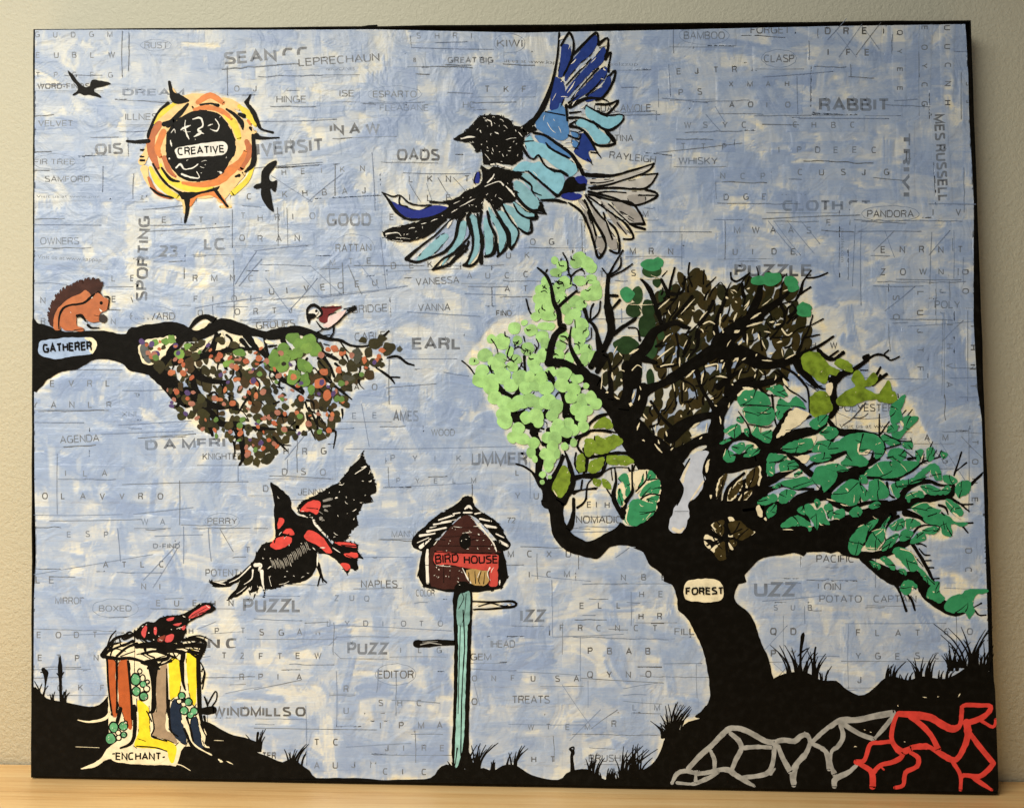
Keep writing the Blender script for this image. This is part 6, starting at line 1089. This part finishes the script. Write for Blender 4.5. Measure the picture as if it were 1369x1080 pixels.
def make_scrap(org, rot, u0, u1, v0, v1, ragged=0.9):
    """one cut or torn piece of puzzle page, glued down"""
    global scrap_n
    nu, nv = max(2, int((u1 - u0) / 2.1)), max(2, int((v1 - v0) / 2.1))
    U, V = np.meshgrid(np.linspace(u0, u1, nu + 1), np.linspace(v0, v1, nv + 1))
    sk = rng.normal(0, 1.0, 4)
    e = lambda n: np.convolve(rng.normal(0, ragged, n + 4), np.ones(5) / 5, 'valid')
    eb, et, el, er = e(nu + 1) + sk[0], e(nu + 1) + sk[1], e(nv + 1) + sk[2], e(nv + 1) + sk[3]
    V[0] += eb; V[-1] += et; U[:, 0] += el; U[:, -1] += er
    V[0] += np.linspace(-1, 1, nu + 1) * rng.normal(0, 1.2); V[-1] += np.linspace(-1, 1, nu + 1) * rng.normal(0, 1.2)
    p = to_px(org, rot, np.c_[U.ravel(), V.ravel()])
    p[:, 1] = np.clip(p[:, 1], ytop(p[:, 0]), ybot(p[:, 0])); p[:, 0] = np.clip(p[:, 0], xlef(p[:, 1]), xrig(p[:, 1]))
    lv = level_of((p[:, 0].min(), p[:, 1].min(), p[:, 0].max(), p[:, 1].max()))
    z = Z_SCRAP + lv * DZ; scrap_n = max(scrap_n, lv + 1)
    P3 = loc(p[:, 0], p[:, 1], z)
    n = nu + 1
    idx = np.arange((nu + 1) * (nv + 1)).reshape(nv + 1, nu + 1)
    q = np.stack([idx[:-1, :-1], idx[:-1, 1:], idx[1:, 1:], idx[1:, :-1]], -1).reshape(-1, 4)
    border = np.concatenate([idx[0, :-1], idx[:-1, -1], idx[-1, :0:-1], idx[:0:-1, 0]])
    cen = p.mean(0); bp_ = p[border] + np.sign(p[border] - cen) * 0.35
    bp_[:, 1] = np.clip(bp_[:, 1], ytop(bp_[:, 0]) - .5, ybot(bp_[:, 0]) + .5); bp_[:, 0] = np.clip(bp_[:, 0], xlef(bp_[:, 1]) - .5, xrig(bp_[:, 1]) + .5)
    low = loc(bp_[:, 0], bp_[:, 1], max(0.00001, z - 0.00005))
    b0 = len(P3); m = len(border); k = np.arange(m)
    sq = np.stack([border, b0 + k, b0 + (k + 1) % m, border[(k + 1) % m]], -1)
    w = wash(p[:, 0], p[:, 1]) + SCRAP_TONE()
    vv = np.vstack([P3, low]); ww = np.concatenate([w, w[border]])
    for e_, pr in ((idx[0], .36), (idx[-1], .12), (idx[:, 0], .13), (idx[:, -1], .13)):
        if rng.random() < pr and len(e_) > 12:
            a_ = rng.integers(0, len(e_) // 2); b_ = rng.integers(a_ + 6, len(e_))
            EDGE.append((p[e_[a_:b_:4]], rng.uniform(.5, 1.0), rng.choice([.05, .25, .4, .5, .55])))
    o = mesh_obj('paper_scrap', vv, np.vstack([q, sq]), paper_mat, root, ww)
    return o, z, p


def SCRAP_TONE(): return rng.normal(0, 0.045)


def ink_strip(pts, width):
    s = dict(pts=np.c_[np.asarray(pts), np.full(len(pts), width)], st=True)
    return outline(s)


EDGE = []  # shading of the scraps' cut edges, drawn as thin dark lines
# base layer of puzzle paper
y = 36.0
while y < 1062:
    hh = rng.uniform(52, 84)
    x = 36.0 - rng.uniform(0, 40)
    while x < 1336:
        ww = rng.uniform(90, 190)
        make_scrap((x - 5, y + hh + 4), rng.normal(0, .5), 0, ww + 12, 0, hh + 12)
        x += ww
    y += hh

# pieces with print on them
groups = []
for t in TEXTS:
    if t['join'] and groups: groups[-1].append(t)
    else: groups.append([t])
for g in groups:
    t0 = g[0]
    lay = [lay_text(t['s'], t['h'], t['w'], t['step'], t['b']) for t in g]
    r = math.radians(t0['rot']); c, s = math.cos(r), math.sin(r)
    ext = []; cells = []
    for t, (v, f, w) in zip(g, lay):
        dx, dy = t['x'] - t0['x'], t['y'] - t0['y']
        du, dv = dx * c - dy * s, -dx * s - dy * c
        cells.append((du, dv)); ext.append((du, du + w, dv, dv + t['h']))
    ext = np.array(ext)
    lo_u, hi_u = min(ext[:, 0].min(), 0), ext[:, 1].max()
    if t0['step'] and t0['step'] < 0: lo_u, hi_u = (len(t0['s']) - 1) * t0['step'], 12
    mu, mv = rng.uniform(7, 24, 2), rng.uniform(3.4, 8.5, 2)
    if t0['loop']: mu = mu + 5; mv = mv + 3
    o, z, _ = make_scrap((t0['x'], t0['y']), t0['rot'], lo_u - mu[0], hi_u + mu[1], ext[:, 2].min() - mv[0], ext[:, 3].max() + mv[1])
    V, F_, A_ = [], [], []
    n = 0

    def add(px, f, fade):
        global n
        px = px.copy()
        keep = (px[:, 1] > ytop(px[:, 0]) - 1).mean() > .4
        if not keep: return
        px[:, 1] = np.clip(px[:, 1], ytop(px[:, 0]), ybot(px[:, 0])); px[:, 0] = np.clip(px[:, 0], xlef(px[:, 1]), xrig(px[:, 1]))
        V.append(loc(px[:, 0], px[:, 1], z + 4e-6)); F_.extend([tuple(i + n for i in q) for q in f]); A_.append(wash(px[:, 0], px[:, 1]) * .78 + fade); n += len(px)
    for t, (v, f, w), (du, dv) in zip(g, lay, cells):
        add(to_px((t0['x'], t0['y']), t0['rot'], v + [du, dv]), f, t['fade'] + (.02 if t['b'] and t['h'] > 11 else 0) + rng.normal(0, .06))
        if t['loop']:
            k = TILE['00'][2]; rx, ry = t['loop'][0] / k, t['loop'][1] / k
            a = np.linspace(0.2, 2 * math.pi + .1, 26)
            e = np.c_[w / 2 + rx * np.cos(a), t['h'] / 2 + ry * np.sin(a)] + rng.normal(0, .35, (26, 2))
            vv, ff = ink_strip(to_px((t0['x'], t0['y']), t0['rot'], e), 0.8); add(vv, ff, .36)
    if rng.random() < .32:           # printed rule at the cut edge
        vb = ext[:, 2].min() - mv[0] + 1.2
        vv, ff = ink_strip(to_px((t0['x'], t0['y']), t0['rot'], [(lo_u - mu[0] + 2, vb), ((lo_u + hi_u) / 2, vb + rng.normal(0, .4)), (hi_u + mu[1] - 2, vb)]), rng.uniform(.6, 1.0)); add(vv, ff, .15)
    if V: mesh_obj('lettering', np.vstack(V), F_, ink_mat, o, np.concatenate(A_))

# pencil strokes and puzzle rules that run across the pieces
V, F_, A_ = [], [], []
n = 0
zl = Z_SCRAP + scrap_n * DZ + 4e-6
for tl, q in LINES:
    ox, oy, k = TILE[tl]
    p = np.array(q).reshape(-1, 2) / k + [ox, oy]
    mid = (p[0] + p[1]) / 2 + rng.normal(0, .5, 2)
    vv, ff = ink_strip([p[0], mid, p[1]], rng.uniform(.55, 1.0))
    V.append(loc(vv[:, 0], vv[:, 1], zl)); F_ += [tuple(i + n for i in z_) for z_ in ff]; n += len(vv)
    A_.append(wash(vv[:, 0], vv[:, 1]) * .6 + rng.choice([.15, .35, .45, .55, .6]))
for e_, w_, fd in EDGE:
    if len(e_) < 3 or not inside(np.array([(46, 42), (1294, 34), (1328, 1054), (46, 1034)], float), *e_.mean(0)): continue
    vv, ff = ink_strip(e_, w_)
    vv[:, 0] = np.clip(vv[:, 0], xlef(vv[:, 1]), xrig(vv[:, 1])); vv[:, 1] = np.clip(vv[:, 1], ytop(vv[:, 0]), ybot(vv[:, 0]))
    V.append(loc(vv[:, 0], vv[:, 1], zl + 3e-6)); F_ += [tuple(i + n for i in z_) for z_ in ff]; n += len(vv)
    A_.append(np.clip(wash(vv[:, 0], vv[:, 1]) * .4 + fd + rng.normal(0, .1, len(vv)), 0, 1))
o = mesh_obj('pencil_and_edge_shade', np.vstack(V), F_, ink_mat, root, np.concatenate(A_)); o['kind'] = 'stuff'

# ------------------------------------------------------------------ painted pictures as thin layers of acrylic
Z_PAINT = Z_SCRAP + scrap_n * DZ + 2.4e-5
ORDER = {'under': 0, 'first': 1, '': 2, 'over': 3}
items = []
for k, s in enumerate(SHAPES):
    m, _, o_ = s['m'].partition('|')
    items.append((m, ORDER[o_], k, dict(s, m=m)))
for k, d in enumerate(DABS):
    m, _, o_ = d[0].partition('|')
    o_ = o_ or 'over'
    v = catmull(ell(d[2], d[3], d[4], d[5], d[6], 9) + rng.normal(0, (.13 if d[1] == EM else .16 if 'branch' in d[0] else .06), (9, 2)) * min(d[4], d[5]), True, 2)
    items.append((m, ORDER[o_], 5000 + k, dict(m=m, p='leaf', c=d[1], v=v, f=[(0, i, i + 1) for i in range(1, len(v) - 1)], own=True, var=0.25, st=False)))
bt = [d for d in SMALL]
for k, (c_, x, y_, rx, ry) in enumerate(bt):
    v = ell(x, y_, rx, ry, rng.uniform(0, 3), 9) + rng.normal(0, .3, (9, 2))
    items.append(('painted_branch', 4, 9000 + k, dict(m='painted_branch', p='leaf_spots', c=c_, v=v, f=[(0, i, i + 1) for i in range(1, 8)], own=False, var=0.25, st=False)))
# banners stay on top of the leaves
items = [(a, 5, k, s) if s['p'] == 'word_banner' else (a, b, k, s) for a, b, k, s in items]
items.sort(key=lambda q: (q[0], q[1], q[2]))
leaves = sorted([q for q in items if q[3]['p'] == 'leaf'], key=lambda q: -float(np.prod(np.ptp(q[3]['v'], axis=0))))
big = set(id(q[3]) for q in leaves[:300])
merged, lev, zcount = {}, {}, {}
DP = 2.0e-5
DEPS = {'painted_ground': None, 'painted_stump': 'painted_ground', 'painted_tree': 'painted_ground', 'painted_roots': 'painted_ground', 'painted_birdhouse': 'painted_ground', 'painted_perched_bird': 'painted_stump', 'painted_squirrel': 'painted_branch', 'painted_sparrow': 'painted_branch', 'painted_swallow.001': 'painted_sun'}
ROW = {m: k for k, m in enumerate(['painted_ground', 'painted_branch', 'painted_sun', 'painted_stump'])}
items.sort(key=lambda q: (ROW.get(q[0], 9), q[0], q[1], q[2]))
for cnt, (m, o_, k, s) in enumerate(items):
    bx = (*s['v'].min(0), *s['v'].max(0)); lv = max((q[1] for q in lev[DEPS[m]]), default=0) + 1 if DEPS.get(m) in lev else 0
    for b, l_, c_, o2 in lev.setdefault(m, []):
        if b[0] < bx[2] and b[2] > bx[0] and b[1] < bx[3] and b[3] > bx[1]:
            lv = max(lv, l_ + (0 if c_ == s['c'] and (c_ == BLACK or not s['own']) else 1))
    lev[m].append((bx, lv, s['c'], o_))
    s['z'] = Z_PAINT + lv * DP + (cnt % 20) * 1e-6
    zcount[m] = max(zcount.get(m, 0), s['z'])
    if s['p'] == 'leaf' and id(s) not in big: s['p'], s['own'] = 'small_leaves', False
    nm = s['p'] if not s['own'] else (s['p'], k)
    merged.setdefault((m, nm, s['c'], s['var']), []).append(s)
0 and print('levels', {m: max(q[1] for q in l_) for m, l_ in lev.items()}, 'scrap levels', scrap_n)
root_of = {}


def motif_root(m):
    """an empty for each painted picture, sitting on the canvas face"""
    if m not in root_of:
        e = bpy.data.objects.new(m.split('.')[0], None); link(e, root); e.empty_display_size = 0.01
        root_of[m] = e
    return root_of[m]


STUFF = {'small_leaves', 'leaf_spots', 'highlight', 'leaf_edge', 'ink_line', 'twig', 'grass_tuft', 'grey_hatching', 'root_line', 'ray_paint', 'pole_paint'}
for (m, nm, c_, var), lst in merged.items():
    V, F_ = [], []; n = 0
    for s in lst:
        p = s['v'].copy()
        p[:, 0] = np.clip(p[:, 0], xlef(p[:, 1]) - 2.5, np.interp(p[:, 1], [26, 1063], [1298.5, 1335]))
        p[:, 1] = np.clip(p[:, 1], ytop(p[:, 0]) - 1, ybot(p[:, 0]) + 2)
        q = loc(p[:, 0], p[:, 1], s['z'])
        if s['st']: q[:, 2] += np.linspace(0, 3e-7, len(q))
        V.append(q); F_ += [tuple(i + n for i in f) for f in s['f']]; n += len(q)
    name = nm[0] if isinstance(nm, tuple) else nm
    rough = 0.36 if c_ == BLACK else 0.42
    o = mesh_obj(name, np.vstack(V), F_, paint(c_, var, rough), motif_root(m))
    if name in STUFF: o['kind'] = 'stuff'

# hand lettering
for m, tl, s, cx, cy, w, h, rot_, wt in WORDS:
    k = TILE[tl][2]; ox, oy = TILE[tl][:2]
    v, f, _ = lay_text(s, h / k, w / k, None, wt)
    v = v - [w / k / 2, h / k / 2]
    v[:, 1] += 0.35 * np.sin(v[:, 0] * .55)
    p = to_px((cx / k + ox, cy / k + oy), rot_, v)
    mesh_obj('lettering', loc(p[:, 0], p[:, 1], zcount[m] + 9e-6), f, paint((20, 18, 16), .18, .42), motif_root(m))
